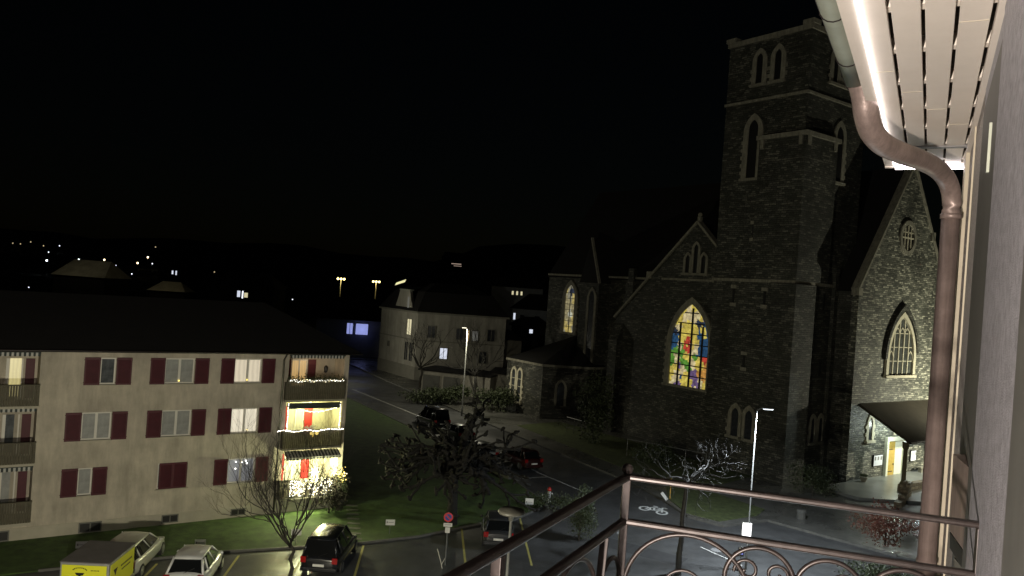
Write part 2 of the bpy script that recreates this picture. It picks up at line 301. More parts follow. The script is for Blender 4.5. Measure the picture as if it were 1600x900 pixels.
for j in range(ny + 1):
    for i in range(nx + 1):
        x = -1800 + 3600 * i / nx; y = 245 + 1100 * j / ny; hb.v.append((x, y, hz(x, y) - .05))
hb.f = [(j * (nx + 1) + i, j * (nx + 1) + i + 1, (j + 1) * (nx + 1) + i + 1, (j + 1) * (nx + 1) + i) for j in range(ny) for i in range(nx)]
S_('hills', hb, M['hill'], smooth=True)

# ---------------------------------------------------------------- apartment block
AB = thing('apartment_block', 'beige three storey apartment block with dark red shutters and a black roof', 'building', (-23.7, 37.87, 0), R(34.64))
X0, X1, ZT = -14.0, 17.25, 9.42
wins = []   # s0,s1,z0,z1,kind
for zr in ((7.62, 8.98), (4.80, 6.20), (2.0, 3.38)):
    wins.append((10.45, 11.98, *zr)); wins.append((6.85, 8.35, *zr))
wins += [(3.78, 4.5, 7.62, 8.98), (3.1, 4.46, 4.80, 6.20), (3.1, 3.76, 2.0, 3.38)]
for zr in ((7.62, 8.98), (4.80, 6.20), (2.0, 3.38)): wins += [(-5.5, -4.0, *zr), (-9.5, -8.0, *zr)]
logg = []
for (a, b) in ((13.55, 16.95), (-2.2, 1.15)):
    logg += [(a, b, 6.66, 9.2), (a, b, 3.86, 6.5), (a, b, .95, 3.62)]
def holes_wall(holes, x0, x1, z0, z1, mb, dep):
    xs = sorted({x0, x1, *[h[0] for h in holes], *[h[1] for h in holes]}); zs = sorted({z0, z1, *[h[2] for h in holes], *[h[3] for h in holes]})
    xs = [x for x in xs if x0 <= x <= x1]; zs = [z for z in zs if z0 <= z <= z1]
    for a, b in zip(xs, xs[1:]):
        for c, d in zip(zs, zs[1:]):
            m = ((a + b) / 2, (c + d) / 2)
            if any(h[0] < m[0] < h[1] and h[2] < m[1] < h[3] for h in holes): continue
            mb.add([(a, 0, c), (b, 0, c), (b, 0, d), (a, 0, d)], [(0, 1, 2, 3)])
    for h in holes:
        a, b, c, d = h[:4]; t = dep(h)
        mb.add([(a, 0, c), (b, 0, c), (b, 0, d), (a, 0, d), (a, t, c), (b, t, c), (b, t, d), (a, t, d)], [(0, 1, 5, 4), (1, 2, 6, 5), (2, 3, 7, 6), (3, 0, 4, 7)] + ([(4, 5, 6, 7)] if t > 1 else [(4, 5, 6, 7)]))
wb = MB(); holes_wall(wins + logg, X0, X1, .66, ZT, wb, lambda h: 1.5 if h[1] - h[0] > 3 else .2)
wb.add([(X0, 0, .66), (X0, 11, .66), (X0, 11, ZT), (X0, 0, ZT)], [(0, 1, 2, 3)]); wb.add([(X1, 0, .66), (X1, 11, .66), (X1, 11, ZT), (X1, 0, ZT)], [(0, 1, 2, 3)])
wb.add([(X0, 11, .66), (X1, 11, .66), (X1, 11, ZT), (X0, 11, ZT), (X0, 0, ZT), (X1, 0, ZT)], [(0, 1, 2, 3), (3, 2, 5, 4)])
def nobuildfix(o): return o
def raw_build(mb, name, m, parent):       # keeps face windings as given (open shells)
    me = bpy.data.meshes.new(name); me.from_pydata(mb.v, [], mb.f); me.update(); me.materials.append(m)
    o = bpy.data.objects.new(name, me); C.objects.link(o); o.parent = parent; return o
raw_build(wb, 'wall', M['render'], AB)
cell = [(3.3, 4.35, .1, .62), (7.2, 8.05, .16, .6), (10.8, 11.62, .18, .56), (-.9, .35, .08, .6)]
pb = MB(); pb.box(X0 - .02, X1 + .02, -.03, 11.02, -.1, .66); pb.build('plinth', M['plinth'], AB)
for a, b, c, d in cell:
    f = MB().box(a, b, -.06, -.025, c, d).build('cellar_window', M['dpanel'], AB)
    MB().box(a + .06, (a + b) / 2 - .03, -.065, -.055, c + .06, d - .06).box((a + b) / 2 + .03, b - .06, -.065, -.055, c + .06, d - .06).build('pane', M['black'], f)
# roof
ov = .55; ze = ZT; rz_ = 11.95
ex0, ex1, ey0, ey1 = X0 - ov, X1 + ov, -ov, 11 + ov
rf = MB(); rf.add([(ex0, ey0, ze), (ex1, ey0, ze), (ex1, ey1, ze), (ex0, ey1, ze), (ex0 + 5, 5.5, rz_), (ex1 - 4.2, 5.5, rz_), (ex0, ey0, ze - .12), (ex1, ey0, ze - .12), (ex1, ey1, ze - .12), (ex0, ey1, ze - .12)],
   [(0, 1, 5, 4), (1, 2, 5), (2, 3, 4, 5), (3, 0, 4), (0, 6, 7, 1), (1, 7, 8, 2), (2, 8, 9, 3), (3, 9, 6, 0), (6, 9, 8, 7)])
roof = rf.build('roof', M['rooftile'], AB)
MB().tube([(ex0, ey0 - .05, ze - .05), (ex1, ey0 - .05, ze - .05)], .06, 8).build('gutter', M['darkmetal'], AB, smooth=True)
MB().tube([(13.2, -.5, 9.33), (13.2, -.42, 9.2), (13.2, -.1, 8.95), (13.2, -.1, .1)], .05, 8).build('downpipe', M['darkmetal'], AB, smooth=True)
# windows: prototype frame + panes
def window(s0, s1, z0, z1, glow=None, double=True, dy=.14):
    f = MB(); t = .07
    f.ring([(s0, z0), (s1, z0), (s1, z1), (s0, z1)], [(s0 + t, z0 + t), (s1 - t, z0 + t), (s1 - t, z1 - t), (s0 + t, z1 - t)], dy - .05, dy + .02)
    if double: f.box((s0 + s1) / 2 - .06, (s0 + s1) / 2 + .06, dy - .06, dy + .02, z0 + t, z1 - t)
    fo = f.build('window', M['white'], AB)
    xs = [s0 + t, (s0 + s1) / 2 - .06, (s0 + s1) / 2 + .06, s1 - t] if double else [s0 + t, s1 - t]
    for a, b in zip(xs[::2], xs[1::2]): MB().box(0, b - a, 0, .01, 0, z1 - z0 - 2 * t).build('pane', glow or M['glass'], fo, loc=(a, dy, z0 + t))
    MB().box(s0 - .08, s1 + .08, -.09, dy - .05, z0 - .06, z0).build('sill', M['plinth'], fo)
    return fo
def shutter(s0, s1, z0, z1, y=-.05):
    f = MB(); f.box(s0, s1, y - .02, y + .02, z0, z1)
    f.ring([(s0, z0), (s1, z0), (s1, z1), (s0, z1)], [(s0 + .07, z0 + .07), (s1 - .07, z0 + .07), (s1 - .07, z1 - .07), (s0 + .07, z1 - .07)], y - .045, y - .018)
    n = 22
    for i in range(n):
        z = z0 + .1 + (z1 - z0 - .2) * i / n; f.add([(s0 + .07, y - .022, z), (s1 - .07, y - .022, z), (s1 - .07, y - .045, z + .03), (s0 + .07, y - .045, z + .03)], [(0, 1, 2, 3)])
    for zz in (z0 + .12, z1 - .12): f.box(s0 - .02, s1 + .02, y - .01, y + .03, zz - .02, zz + .02)
    return f.build('shutter', M['shutter'], AB)
look = {(10.45, 7.62): GL['warm'], (10.45, 4.80): GL['white'], (10.45, 2.0): GL['dim'], (6.85, 7.62): M['curtain'], (6.85, 4.80): M['curtain'], (3.78, 7.62): M['glass'], (3.1, 4.80): M['curtain'], (3.1, 2.0): M['curtain']}
for a, b, c, d in wins:
    if (a, c) == (6.85, 2.0): window(a, b, c, d); shutter(a + .08, (a + b) / 2 + .01, c, d, .02); shutter((a + b) / 2 + .01, b - .03, c, d, .02); continue
    window(a, b, c, d, look.get((a, c)), b - a > 1)
    sw = .72
    if a > 0:
        shutter(a - sw, a - .0, c - .02, d + .02)
        if (a, c) == (3.1, 2.0): shutter(b, b + .67, c - .02, d + .02)
        else: shutter(b + .02, b + .02 + sw, c - .02, d + .02)
    else: shutter(a - sw, a, c, d); shutter(b, b + sw, c, d)
# things behind the lit panes: a plant and small ornaments on sills are part of the room light, kept simple
def balcony(a, b, zf, ztop, lit, awn, red, wing):
    """zf: floor level, ztop: opening top"""
    bo = MB(); bo.box(a - .2, b + .05, -.3, .0, zf - .14, zf - .005); fl = bo.build('balcony_slab', M['plinth'], AB)
    q = MB(); n = int((b - a + .2) / .11)
    for i in range(n):
        x = a - .18 + (b - a + .2) * i / n; q.box(x, x + .098, -.31, -.29, zf - .02, zf + .98)
    q.box(a - .2, b + .04, -.36, -.24, zf + .98, zf + 1.03)
    for x in (a - .19, b + .02): q.box(x - .01, x + .01, -.3, 0, zf, zf + 1.0)
    q.build('parapet', M['parapet'], AB)
    # back wall window and shutters
    if wing:
        wa, wc = a + .62, a + 1.62
        f = MB().ring([(wa, zf + .5), (wc, zf + .5), (wc, zf + 2.15), (wa, zf + 2.15)], [(wa + .07, zf + .57), (wc - .07, zf + .57), (wc - .07, zf + 2.08), (wa + .07, zf + 2.08)], 1.42, 1.49).box((wa + wc) / 2 - .04, (wa + wc) / 2 + .04, 1.42, 1.49, zf + .57, zf + 2.08).build('window', M['white'], AB)
        MB().box(0, wc - wa - .14, 0, .01, 0, 1.51).build('pane', lit, f, loc=(wa + .07, 1.47, zf + .57))
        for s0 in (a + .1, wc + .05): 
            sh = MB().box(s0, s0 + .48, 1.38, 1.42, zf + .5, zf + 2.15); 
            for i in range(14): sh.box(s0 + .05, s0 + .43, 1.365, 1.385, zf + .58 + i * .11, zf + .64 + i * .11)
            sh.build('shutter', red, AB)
    else:
        MB().box(0, .5, 0, .02, 0, 1.9).build('door', lit, AB, loc=(-.05 if zf > 6 else -.2, 1.46, zf + .2)); MB().box(.62, 1.02, 1.40, 1.44, zf + .1, zf + 2.1).build('shutter', M['shutter'], AB)
        MB().box(-.2, -.06, 1.44, 1.48, zf + .1, zf + 2.1).box(.46, .52, 1.44, 1.48, zf + .1, zf + 2.1).build('door_frame', M['white'], AB)
    # awning
    k = MB(); kd = MB(); n = int((b - a) / .1)
    def scal(mb, x, y, z, h): mb.add([(x, y, z), (x + .1, y, z), (x + .1, y, z - h), (x + .05, y, z - h - .05), (x, y, z - h)], [(0, 1, 2, 3, 4)])
    if awn == 'up':
        for i in range(n): scal(k if i % 2 else kd, a + .02 + i * .1, -.12, ztop + .02, .15)
        kd.box(a, b, -.1, 0, ztop - .02, ztop + .06)
    elif awn == 'cassette':
        kd.box(a + .05, b - .05, -.15, 0, ztop - .3, ztop - .08)
        for i in range(n): scal(kd, a + .02 + i * .1, -.14, ztop - .3, .08)
    else:
        for i in range(n):
            x = a + .02 + i * .1; t_ = k if i % 2 else kd
            t_.add([(x, -.05, ztop + .02), (x + .1, -.05, ztop + .02), (x + .1, -.62, ztop - .27), (x, -.62, ztop - .27)], [(0, 1, 2, 3)]); scal(t_, x, -.62, ztop - .29, .1)
        bb = MB().box(a, b, -.64, -.6, ztop - .295, ztop - .265)
        bb.build('awning_bar', M['white'], AB)
    if k.v:
        ka = k.build('awning', M['fabric'], AB)
        kd.build('dark_stripes', M['fabricd'], ka)
    else: kd.build('awning', M['fabricd'], AB)
R1 = mat('shutter_lit_red', (.45, .03, .03), .6)  # brighter copy of the shutter red, balcony light put into its colour
balcony(13.55, 16.95, 6.66, 9.2, GL['amber'], 'up', M['shutter'], True)
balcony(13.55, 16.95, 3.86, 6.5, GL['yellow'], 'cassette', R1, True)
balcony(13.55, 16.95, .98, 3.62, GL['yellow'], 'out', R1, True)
balcony(-2.2, 1.15, 6.66, 9.2, GL['yellow'], 'up', M['shutter'], False)
balcony(-2.2, 1.15, 3.86, 6.5, M['glass'], 'up', M['shutter'], False)
balcony(-2.2, 1.15, .98, 3.62, M['curtain'], 'up', M['shutter'], False)
WARM = (1, .88, .42)
for (x, z, p, c) in ((15.3, 8.9, 9, (1, .7, .4)), (15.3, 6.1, 230, (.96, 1, .42)), (15.3, 3.2, 300, (.96, 1, .44))):
    lb = MB().ball((x, .8, z + .15), .09, 10).build('ceiling_lamp', emit('globe', c, 4, False), AB); point(AB, (x, .6, z - .1), p, c, .12)

# things on the right-hand balconies (frame shared with the block)
def on_ab(name, label, cat, s, y, z, group=None):
    p = AB.matrix_basis @ Vector((s, y, z)) if False else Matrix.Translation(AB.location) @ Matrix.Rotation(R(34.64), 4, 'Z') @ Vector((s, y, z))
    return thing(name, label, cat, p, R(34.64), group)
bulb_me = MB().ball((0, 0, 0), .026, 6).build('bulb', BC); bulb_mesh = {}
for k_, m_ in (('c', BC), ('w', BW), ('g', BG)):
    me = bulb_me.data.copy(); me.materials.clear(); me.materials.append(m_); bulb_mesh[k_] = me
bpy.data.objects.remove(bulb_me)
def string(label, s, y, z, pts, group=None, mix='ccw', sc0=(.8, 1.5), name='fairy_lights'):
    t = on_ab(name, label, 'fairy lights', s, y, z, group)
    MB().tube(pts, .006, 4).build('wire', M['black'], t)
    for i, p in enumerate(pts[:95]):
        b = bpy.data.objects.new('bulb', bulb_mesh[random.choice(mix)]); C.objects.link(b); b.parent = t
        b.location = Vector(p) + Vector((random.uniform(-.02, .02), random.uniform(-.04, 0), random.uniform(-.03, .02))); k = random.uniform(*sc0); b.scale = (k, k, k)
    return t
# top balcony: planter with lights
t = on_ab('flower_box', 'long flower box full of dark plants on the top balcony rail', 'planter', 13.4, -.33, 7.69)
MB().box(0, 3.5, -.1, .1, 0, .14).build('box', M['parapet'], t)
lf = MB()
for i in range(500):
    x = random.uniform(0, 3.5); z = .1 + abs(random.gauss(0, .13)); y = random.uniform(-.12, .12); a = random.random() * 6.28; r_ = .05
    lf.add([(x, y, z), (x + r_ * math.cos(a), y + .03, z + .02), (x + r_ * math.cos(a), y + .03 * math.sin(a), z + .06), (x, y - .02, z + .05)], [(0, 1, 2, 3)])
lf.build('plants', M['plant'], t)
string('white fairy lights wound through the plants of the top balcony flower box', 13.4, -.46, 7.72, [(.1 + i * .05, 0, .06 + .05 * math.sin(i * 1.7) + .03 * math.sin(i * .4)) for i in range(66)], mix='cccw', sc0=(.3, .75))
# middle balcony
fr = [(i * 3.3 / 22, 0, 2.55 - 1.0 + .0) for i in range(1)]
pts = [(0, 0, .0 + i * .1) for i in range(16)] ; pts2 = [(3.3, 0, i * .1) for i in range(16)]
string('bright fairy lights running up the left edge of the middle balcony', 13.62, -.14, 4.9, pts, sc0=(.7, 1.2))
string('bright fairy lights running up the right edge of the middle balcony', 16.82 - 3.3, -.14, 4.9, pts2, sc0=(.7, 1.2))
string('thick band of white fairy lights along the middle balcony rail', 13.0, -.42, 4.92, [(i * .075, 0, -.02 + .04 * math.sin(i * .35) - .05 * math.sin(i / 54 * 3.14) + (.0)) for i in range(54)], mix='cccw', sc0=(.7, 1.35))
string('garland of fairy lights sagging across the opening of the middle balcony', 14.2, -.05, 6.1, [(i * .1, 0, -.22 * math.sin(i / 24 * 3.14) * (1 if i < 14 else .9)) for i in range(25)], sc0=(.7, 1.2), mix='cw')
t = on_ab('light_strip', 'glowing yellow tube along the top edge of the middle balcony opening', 'light strip', 13.65, -.2, 6.5)
MB().box(0, 3.25, -.01, .02, 0, .035).build('tube', emit('strip_yellow', (1, .85, .35), 1.0, False), t); MB().box(3.2, 3.25, -.01, .02, -1.6, .0).build('side_tube', emit('strip_side', (1, .85, .35), .6, False), t)
t = on_ab('bow_ornament', 'golden lit bow hanging on the middle balcony boards', 'ornament', 15.2, -.4, 4.68)
for dx in (-.16, .16): MB().ball((dx, 0, 0), .11, 8).build('loop', emit('gold_bow', (1, .75, .2), .9, False), t)
MB().tube([(0, 0, .04), (-.1, 0, -.22)], .03, 6).build('ribbon', emit('gold_ribbon', (1, .7, .15), .6, False), t)
t = on_ab('flower_arrangement', 'pale flowers heaped on the middle balcony rail', 'plant', 15.0, -.3, 4.89)
fl = MB()
for i in range(60): fl.ball((random.gauss(0, .16), random.gauss(0, .05), .05 + abs(random.gauss(0, .08))), .03, 5)
fl.build('blossom', M['white'], t)
# ground floor: net of lights
t = on_ab('light_net', 'dense net of white and yellow bulbs covering the ground floor balcony front', 'light net', 13.95, -.42, 1.02)
wr = MB()
for i in range(13): wr.tube([(i * .21, 0, .95), (i * .21, 0, 0)], .005, 4)
wr.build('wire', M['black'], t)
cl = MB(); cw = MB()
for i in range(420):
    x = random.uniform(0, 2.55); z = .95 * random.random() ** .85
    if abs(x - 1.05) < .12 and random.random() < .7: continue
    r_ = random.uniform(.012, .028); (cl if random.random() < .55 else cw).ball((x, random.uniform(-.03, 0), z), r_, 6)
a_ = cl.build('white_bulbs', BC, t); a_['kind'] = 'stuff'; a_ = cw.build('yellow_bulbs', BW, t); a_['kind'] = 'stuff'
t = on_ab('star_lantern', 'brilliant white star lantern hanging in the ground floor balcony', 'lantern', 15.42, -.3, 2.35)
sm = MB(); pts = []
for i in range(16):
    r_ = .3 if i % 2 == 0 else .12; pts.append((r_ * math.sin(i * math.pi / 8), r_ * 1.25 * math.cos(i * math.pi / 8)))
n = 16; sm.add([(0, -.14, 0)] + [(x, 0, z) for x, z in pts] + [(0, .14, 0)], [(0, i + 1, (i + 1) % n + 1) for i in range(n)] + [(17, (i + 1) % n + 1, i + 1) for i in range(n)])
sm.build('star', emit('star', (1, .98, .9), 9, False), t); point(t, (0, -.35, 0), 1150, (1, 1, .55), .2)
MB().tube([(0, 0, .36), (0, 0, 1.0)], .008, 4).build('cord', M['black'], t)
t = on_ab('christmas_bush', 'small golden lit bush beside the ground floor balcony', 'lit bush', 17.0, -.7, .0)
MB().tube([(0, 0, 0), (0, 0, 1.6)], .03, 6).build('stem', M['bark'], t)
bsh = MB(); 
for i in range(400):
    th = random.random() * 6.28; rr = random.random() ** .5 * .33; z = 1.5 + random.gauss(0, .32); a = random.random() * 6.28
    x, y = rr * math.cos(th), rr * math.sin(th); bsh.add([(x, y, z), (x + .06 * math.cos(a), y + .06 * math.sin(a), z + .02), (x + .05 * math.cos(a), y, z + .07)], [(0, 1, 2)])
bsh.build('foliage', M['plant'], t)
for i in range(60):
    b = bpy.data.objects.new('bulb', bulb_mesh['g' if random.random() < .8 else 'w']); C.objects.link(b); b.parent = t; th = random.random() * 6.28; rr = random.random() ** .5 * .3
    b.location = (rr * math.cos(th), rr * math.sin(th), 2.15 + random.gauss(0, .2)); k = random.uniform(.6, 1.4); b.scale = (k, k, k)
t = on_ab('paper_star', 'little star ornament lights in the ground floor window beside the rain pipe', 'ornament', 10.9, -.02, 3.2)
for dx, dz in ((0, 0), (.0, -.38), (.33, -.05), (.55, .03), (.62, -.12)): MB().ball((dx, 0, dz), .035, 6).build('bulb', BC, t)
for i, (s, z, lb) in enumerate(((7.6, 7.66, 'small warm candle light on the upper sill of the grey curtained window'), (11.2, 7.68, 'small warm candle light on the sill of the lit upper window'), (11.4, 4.86, 'small bright candle light on the sill of the lit middle window'))):
    t = on_ab('candle_light', lb, 'candle light', s, .02, z); MB().lathe([(.03, 0), (.03, .08), (.012, .09)], 8).build('candle', M['white'], t); MB().ball((0, 0, .115), .03, 6).build('flame', BG, t)
t = on_ab('wall_lantern', 'dark lantern shape on the back wall of the top right balcony', 'lantern', 16.35, 1.40, 8.0)
MB().lathe([(.02, 0), (.11, .06), (.13, .34), (.04, .45)], 8).build('body', M['black'], t)
# foundation shrub below the balcony
# ---------------------------------------------------------------- church
CH = thing('church', 'dark rubble stone church with square tower, steep gable and pointed windows', 'church', (22.18, 62, 0), R(36))
def P(name, mb, m, parent=None, **k): return mb.build(name, m, parent or CH, **k)
ST, SL, SS = M['stone'], M['stonel'], M['sandstone']
def arch(w, h, k=1.0, n=8):
    """closed pointed outline, base at z=0; k: arc radius / width"""
    r_ = w * k; cx = w / 2 - r_; rise = math.sqrt(max(1e-6, r_ * r_ - cx * cx)); zs = h - rise
    a1 = math.atan2(rise, -cx); pts = [(-w / 2, 0), (w / 2, 0)]
    for i in range(n + 1): a = a1 * i / n; pts.append((cx + r_ * math.cos(a), zs + r_ * math.sin(a)))
    for i in range(n - 1, -1, -1): a = a1 * i / n; pts.append((-(cx + r_ * math.cos(a)), zs + r_ * math.sin(a)))
    return pts
def lancet(face, k_, u, z0, w_, h_, sw=.35, glass=None, name='window', proud=.10, k=1.0, sm=None, sill=True, quoin=True, sc_=None, hint=None):
    """face 'S' = faces -y at y=k_, u=x ; face 'L' = faces -x at x=k_, u=y"""
    loc = (u, k_, z0) if face == 'S' else (k_, u, z0); rz = 0 if face == 'S' else -math.pi / 2
    o = MB().ring(arch(w_ + 2 * sw, h_ + sw * 1.1, k), arch(w_, h_, k), -proud, .02)
    if quoin:
        zz = 0; i = 0
        while zz < h_ * .62:
            q = .18 if i % 2 else .0
            if q:
                for s in (-1, 1): a = s * (w_ / 2 + sw - .01); b_ = a + s * q; o.box(min(a, b_), max(a, b_), -proud + .01, .0, zz, zz + .3)
            zz += .32; i += 1
    if sill: o.box(-w_ / 2 - sw - .1, w_ / 2 + sw + .1, -proud - .12, 0, -.22, -.003)
    f = P(name, o, sm or SS, loc=loc, rz=rz)
    MB().slab(arch(w_ + .02, h_ + .01, k), -.03, -.01).build('glass', glass or M['leadglass'], f)
    return f
# tower body
def hexa(x0, x1, y0, y1, z0, z1): return MB().box(x0, x1, y0, y1, z0, z1)
tw = MB().box(0, 8.3, 0, 8, 0, 36.1); tower = P('tower', tw, ST)
cp = MB()
for (a, b, c, d) in ((-.15, 8.45, -.15, .35), (-.15, 8.45, 7.65, 8.15), (-.15, .35, .35, 7.65), (7.95, 8.45, .35, 7.65)): cp.box(a, b, c, d, 36.1, 36.5)
for i in range(2): cp.box(-.25 + 0, .75, -.25 + i * 7.5, .75 + i * 7.5, 36.5, 36.85); cp.box(7.55, 8.55, -.25 + i * 7.5, .75 + i * 7.5, 36.5, 36.85)
cp.build('parapet_coping', SS, tower)
P('string_course', MB().box(-.12, 8.42, -.12, 0, 31.0, 31.22).box(-.12, 0, 0, 8.12, 31.0, 31.22), SS)
P('string_course', MB().box(-.14, 5.7, -.14, 0, 15.9, 16.15).box(-.14, 0, 0, 8.14, 15.9, 16.15), SS)
# corner turret with little cap
tu = MB().box(-.35, 4.05, -.35, 4.0, 16.15, 27.6); turret = P('stair_turret', tu, ST)
MB().box(-.55, 4.25, -.55, 4.2, 27.6, 27.95).build('coping', SS, turret)
cm = MB()
for u in (.0, 3.6): cm.box(u - .1, u + .2, -.5, -.35, 26.9, 27.6); cm.box(-.5, -.35, u - .1, u + .2, 26.9, 27.6)
cm.build('corbels', SS, turret)
P('corner_buttress', MB().box(-.5, 2.2, -.5, 2.0, 0, 15.9), ST)
P('wall_shaft', MB().box(5.2, 5.72, -.3, -.002, 0, 17.5), ST)
# tower windows
for u in (2.95, 4.75): lancet('L', 0, u, 32.5, .62, 2.55, .42, M['black'], k=.9)
for u in (3.45, 5.15): lancet('S', 0, u, 32.5, .62, 2.55, .42, M['black'], k=.9)
lancet('L', 0, 4.9, 24.6, .95, 4.9, .5, M['black'], k=.9)
lancet('S', 0, 4.75, 24.6, .95, 4.6, .42, M['black'], k=.9)
for u in (3.35, 4.72): lancet('L', 0, u, 3.0, .72, 2.35, .38, k=.85)
for u in (3.75, 4.85): lancet('S', 0, u, 3.2, .5, 2.0, .3, k=.85)
def slit(face, k_, u, z, h, blocks=True):
    loc = (u, k_, z) if face == 'S' else (k_, u, z); rz = 0 if face == 'S' else -math.pi / 2
    f = P('slit_window', MB().box(-.1, .1, -.06, .0, 0, h), M['black'], loc=loc, rz=rz)
    if blocks: MB().box(-.3, .3, -.07, .01, h + .01, h + .3).build('lintel', SS, f); MB().box(-.3, .3, -.07, .01, -.3, -.01).build('sill', SS, f)
slit('L', 0, 2.7, 14.1, 1.1); slit('L', 0, 4.25, 19.6, 1.1); slit('L', 0, 5.8, 14.1, 1.2); slit('L', 0, 4.28, 8.8, 1.0)
slit('S', 0, 4.1, 19.4, 1.5, False); slit('S', 0, 4.1, 14.0, 1.3, False); slit('S', 0, 4.2, 8.6, 1.2, False)
# nave
NY0, NY1, NX0, NX1 = -2.1, 38, 5.72, 20.2; cxn = (NX0 + NX1) / 2; EV, AP = 16.2, 26.9
P('nave_wall', MB().box(NX0, NX1, NY0 + .6, NY1, 0, EV), ST)
gp = [(NX0, 0), (NX1, 0), (NX1, EV), (cxn, AP), (NX0, EV)]
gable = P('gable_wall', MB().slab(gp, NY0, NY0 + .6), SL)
cpm = MB()
for (a, b) in (((NX0 - .25, EV - .35), (cxn, AP + .28)), ((cxn, AP + .28), (NX1 + .25, EV - .35))):
    cpm.bar((a[0], NY0 + .2, a[1]), (b[0], NY0 + .2, b[1]), .7, .2)
cpm.box(16.6, 17.2, NY0 - .15, NY0 - .005, 20.8, 21.6); cpm.box(NX0 - .3, NX0 + .3, NY0 - .15, NY0 + .5, EV - .8, EV - .2)
cpm.build('coping', SS, gable)
rv = MB(); o_ = .3; sl = (AP - EV) / (cxn - NX0)
rv.add([(NX0 - .35, NY0 + .55, EV - .35 * sl), (cxn, NY0 + .55, AP), (NX1 + .35, NY0 + .55, EV - .35 * sl), (NX0 - .35, NY1, EV - .35 * sl), (cxn, NY1, AP), (NX1 + .35, NY1, EV - .35 * sl)], [(0, 1, 4, 3), (1, 2, 5, 4), (0, 3, 5, 2), (0, 2, 1), (3, 4, 5)])
P('nave_roof', rv, M['rooftile'])
P('eaves_cornice', MB().box(NX0 - .22, NX0 - .001, 21.5, NY1, EV - .5, EV - .1), SS)
# west gable windows
def big_window(face, k_, u, z0, w_, h_, glass, lights, bars, sm, barm, sw=.42, k=1.0, proud=.14, tracery=True):
    f = lancet(face, k_, u, z0, w_, h_, sw, glass, proud=proud, k=k, sm=sm, quoin=False)
    t = MB(); lw = w_ / lights; sp = h_ - w_ * k * .87
    for i in range(1, lights):
        x = -w_ / 2 + lw * i; r_ = w_ * k; cx = w_ / 2 - r_; zt = sp + math.sqrt(max(0, r_ * r_ - (abs(x) - cx) ** 2)) * .98; t.box(x - .06, x + .06, -.1, -.032, 0, zt)
    if tracery:
        for i in range(lights):
            x = -w_ / 2 + lw * (i + .5); hh = sp * .86 + (w_ * .5 if 0 < i < lights - 1 else 0) ; A = [(x + p, hh - .1 + q) for p, q in arch(lw, lw * 1.1, .95, 5)]; B = [(x + p, hh - .1 + q) for p, q in arch(lw - .14, lw * 1.1 - .1, .95, 5)]
            t.ring(A[1:] + A[:1], B[1:] + B[:1], -.1, -.034, closed=False)
    t.build('tracery', sm if tracery else barm, f)
    b = MB()
    for i in range(1, bars + 1):
        z = h_ * .95 * i / (bars + 1)
        r_ = w_ * k; cx = w_ / 2 - r_; lim = w_ / 2 if z < sp else max(.1, cx + math.sqrt(max(0, r_ * r_ - (z - sp) ** 2)))
        b.box(-lim + .02, lim - .02, -.06, -.034, z - .03, z + .03)
    b.build('glazing_bars', barm, f)
    return f
# the large window of the west front; its frame, tracery and bars are pale
pale = mat('pale_stone', (.62, .58, .44), .75, noise=(3, .8, 1.1))
wg = mat('west_glass', (.06, .065, .06), .25, noise=(2, .5, 1.8))
big_window('S', NY0, 12.75, 8.9, 4.0, 5.0, wg, 5, 3, pale, pale, .4, proud=.2)
hd = MB(); A = arch(5.5, 6.1, 1.0, 10); B = arch(4.9, 5.65, 1.0, 10); hd.ring(A[3:] + [], B[3:], -.28, -.002, closed=False); P('hood_mould', hd, M['stone'], loc=(12.75, NY0, 8.9))
rw = MB(); n = 24
rw.ring([(1.35 * math.cos(2 * math.pi * i / n), 1.5 * math.sin(2 * math.pi * i / n)) for i in range(n)], [(1.0 * math.cos(2 * math.pi * i / n), 1.12 * math.sin(2 * math.pi * i / n)) for i in range(n)], -.15, .02)
f = P('round_window', rw, SS, loc=(12.6, NY0, 20.7))
MB().slab([(1.01 * math.cos(2 * math.pi * i / n), 1.13 * math.sin(2 * math.pi * i / n)) for i in range(n)], -.03, -.01).build('glass', M['black'], f)
b = MB().box(-.06, .06, -.1, -.031, -1.05, 1.05).box(-.95, .95, -.101, -.032, -.06, .06).box(-.95, .95, -.1, -.033, .42, .5)
for s in (-.5, .5): b.box(s - .05, s + .05, -.1, -.031, -.85, .85)
b.build('tracery', pale, f)
lancet('S', NY0, 8.75, 3.5, .55, 1.9, .3, sm=pale)
lancet('S', NY0, 13.3, 3.7, .8, 1.2, .25, M['black'], sm=pale, sill=False)
# doorway
f = P('doorway', MB().box(11.3, 11.6, NY0 - .25, NY0 - .002, .1, 3.6).box(14.1, 14.4, NY0 - .25, NY0 - .002, .1, 3.6).box(11.6, 14.1, NY0 - .25, NY0 - .002, 3.25, 3.6).box(12.85, 14.1, NY0 - .12, NY0 - .002, .1, 3.25), mat('door_surround', (.72, .74, .6), .7))
d = MB().box(11.6, 12.85, NY0 - .1, NY0 - .004, .1, 3.2)
for i in range(1, 5): d.box(11.6 + i * .25 - .006, 11.6 + i * .25 + .006, NY0 - .105, NY0 - .098, .1, 3.2)
dd = d.build('door', M['door'], f); MB().box(12.6, 12.75, NY0 - .16, NY0 - .1, 1.2, 1.28).box(11.65, 12.6, NY0 - .12, NY0 - .1, .6, .66).box(11.65, 12.6, NY0 - .12, NY0 - .1, 2.5, 2.56).build('fittings', M['black'], dd)
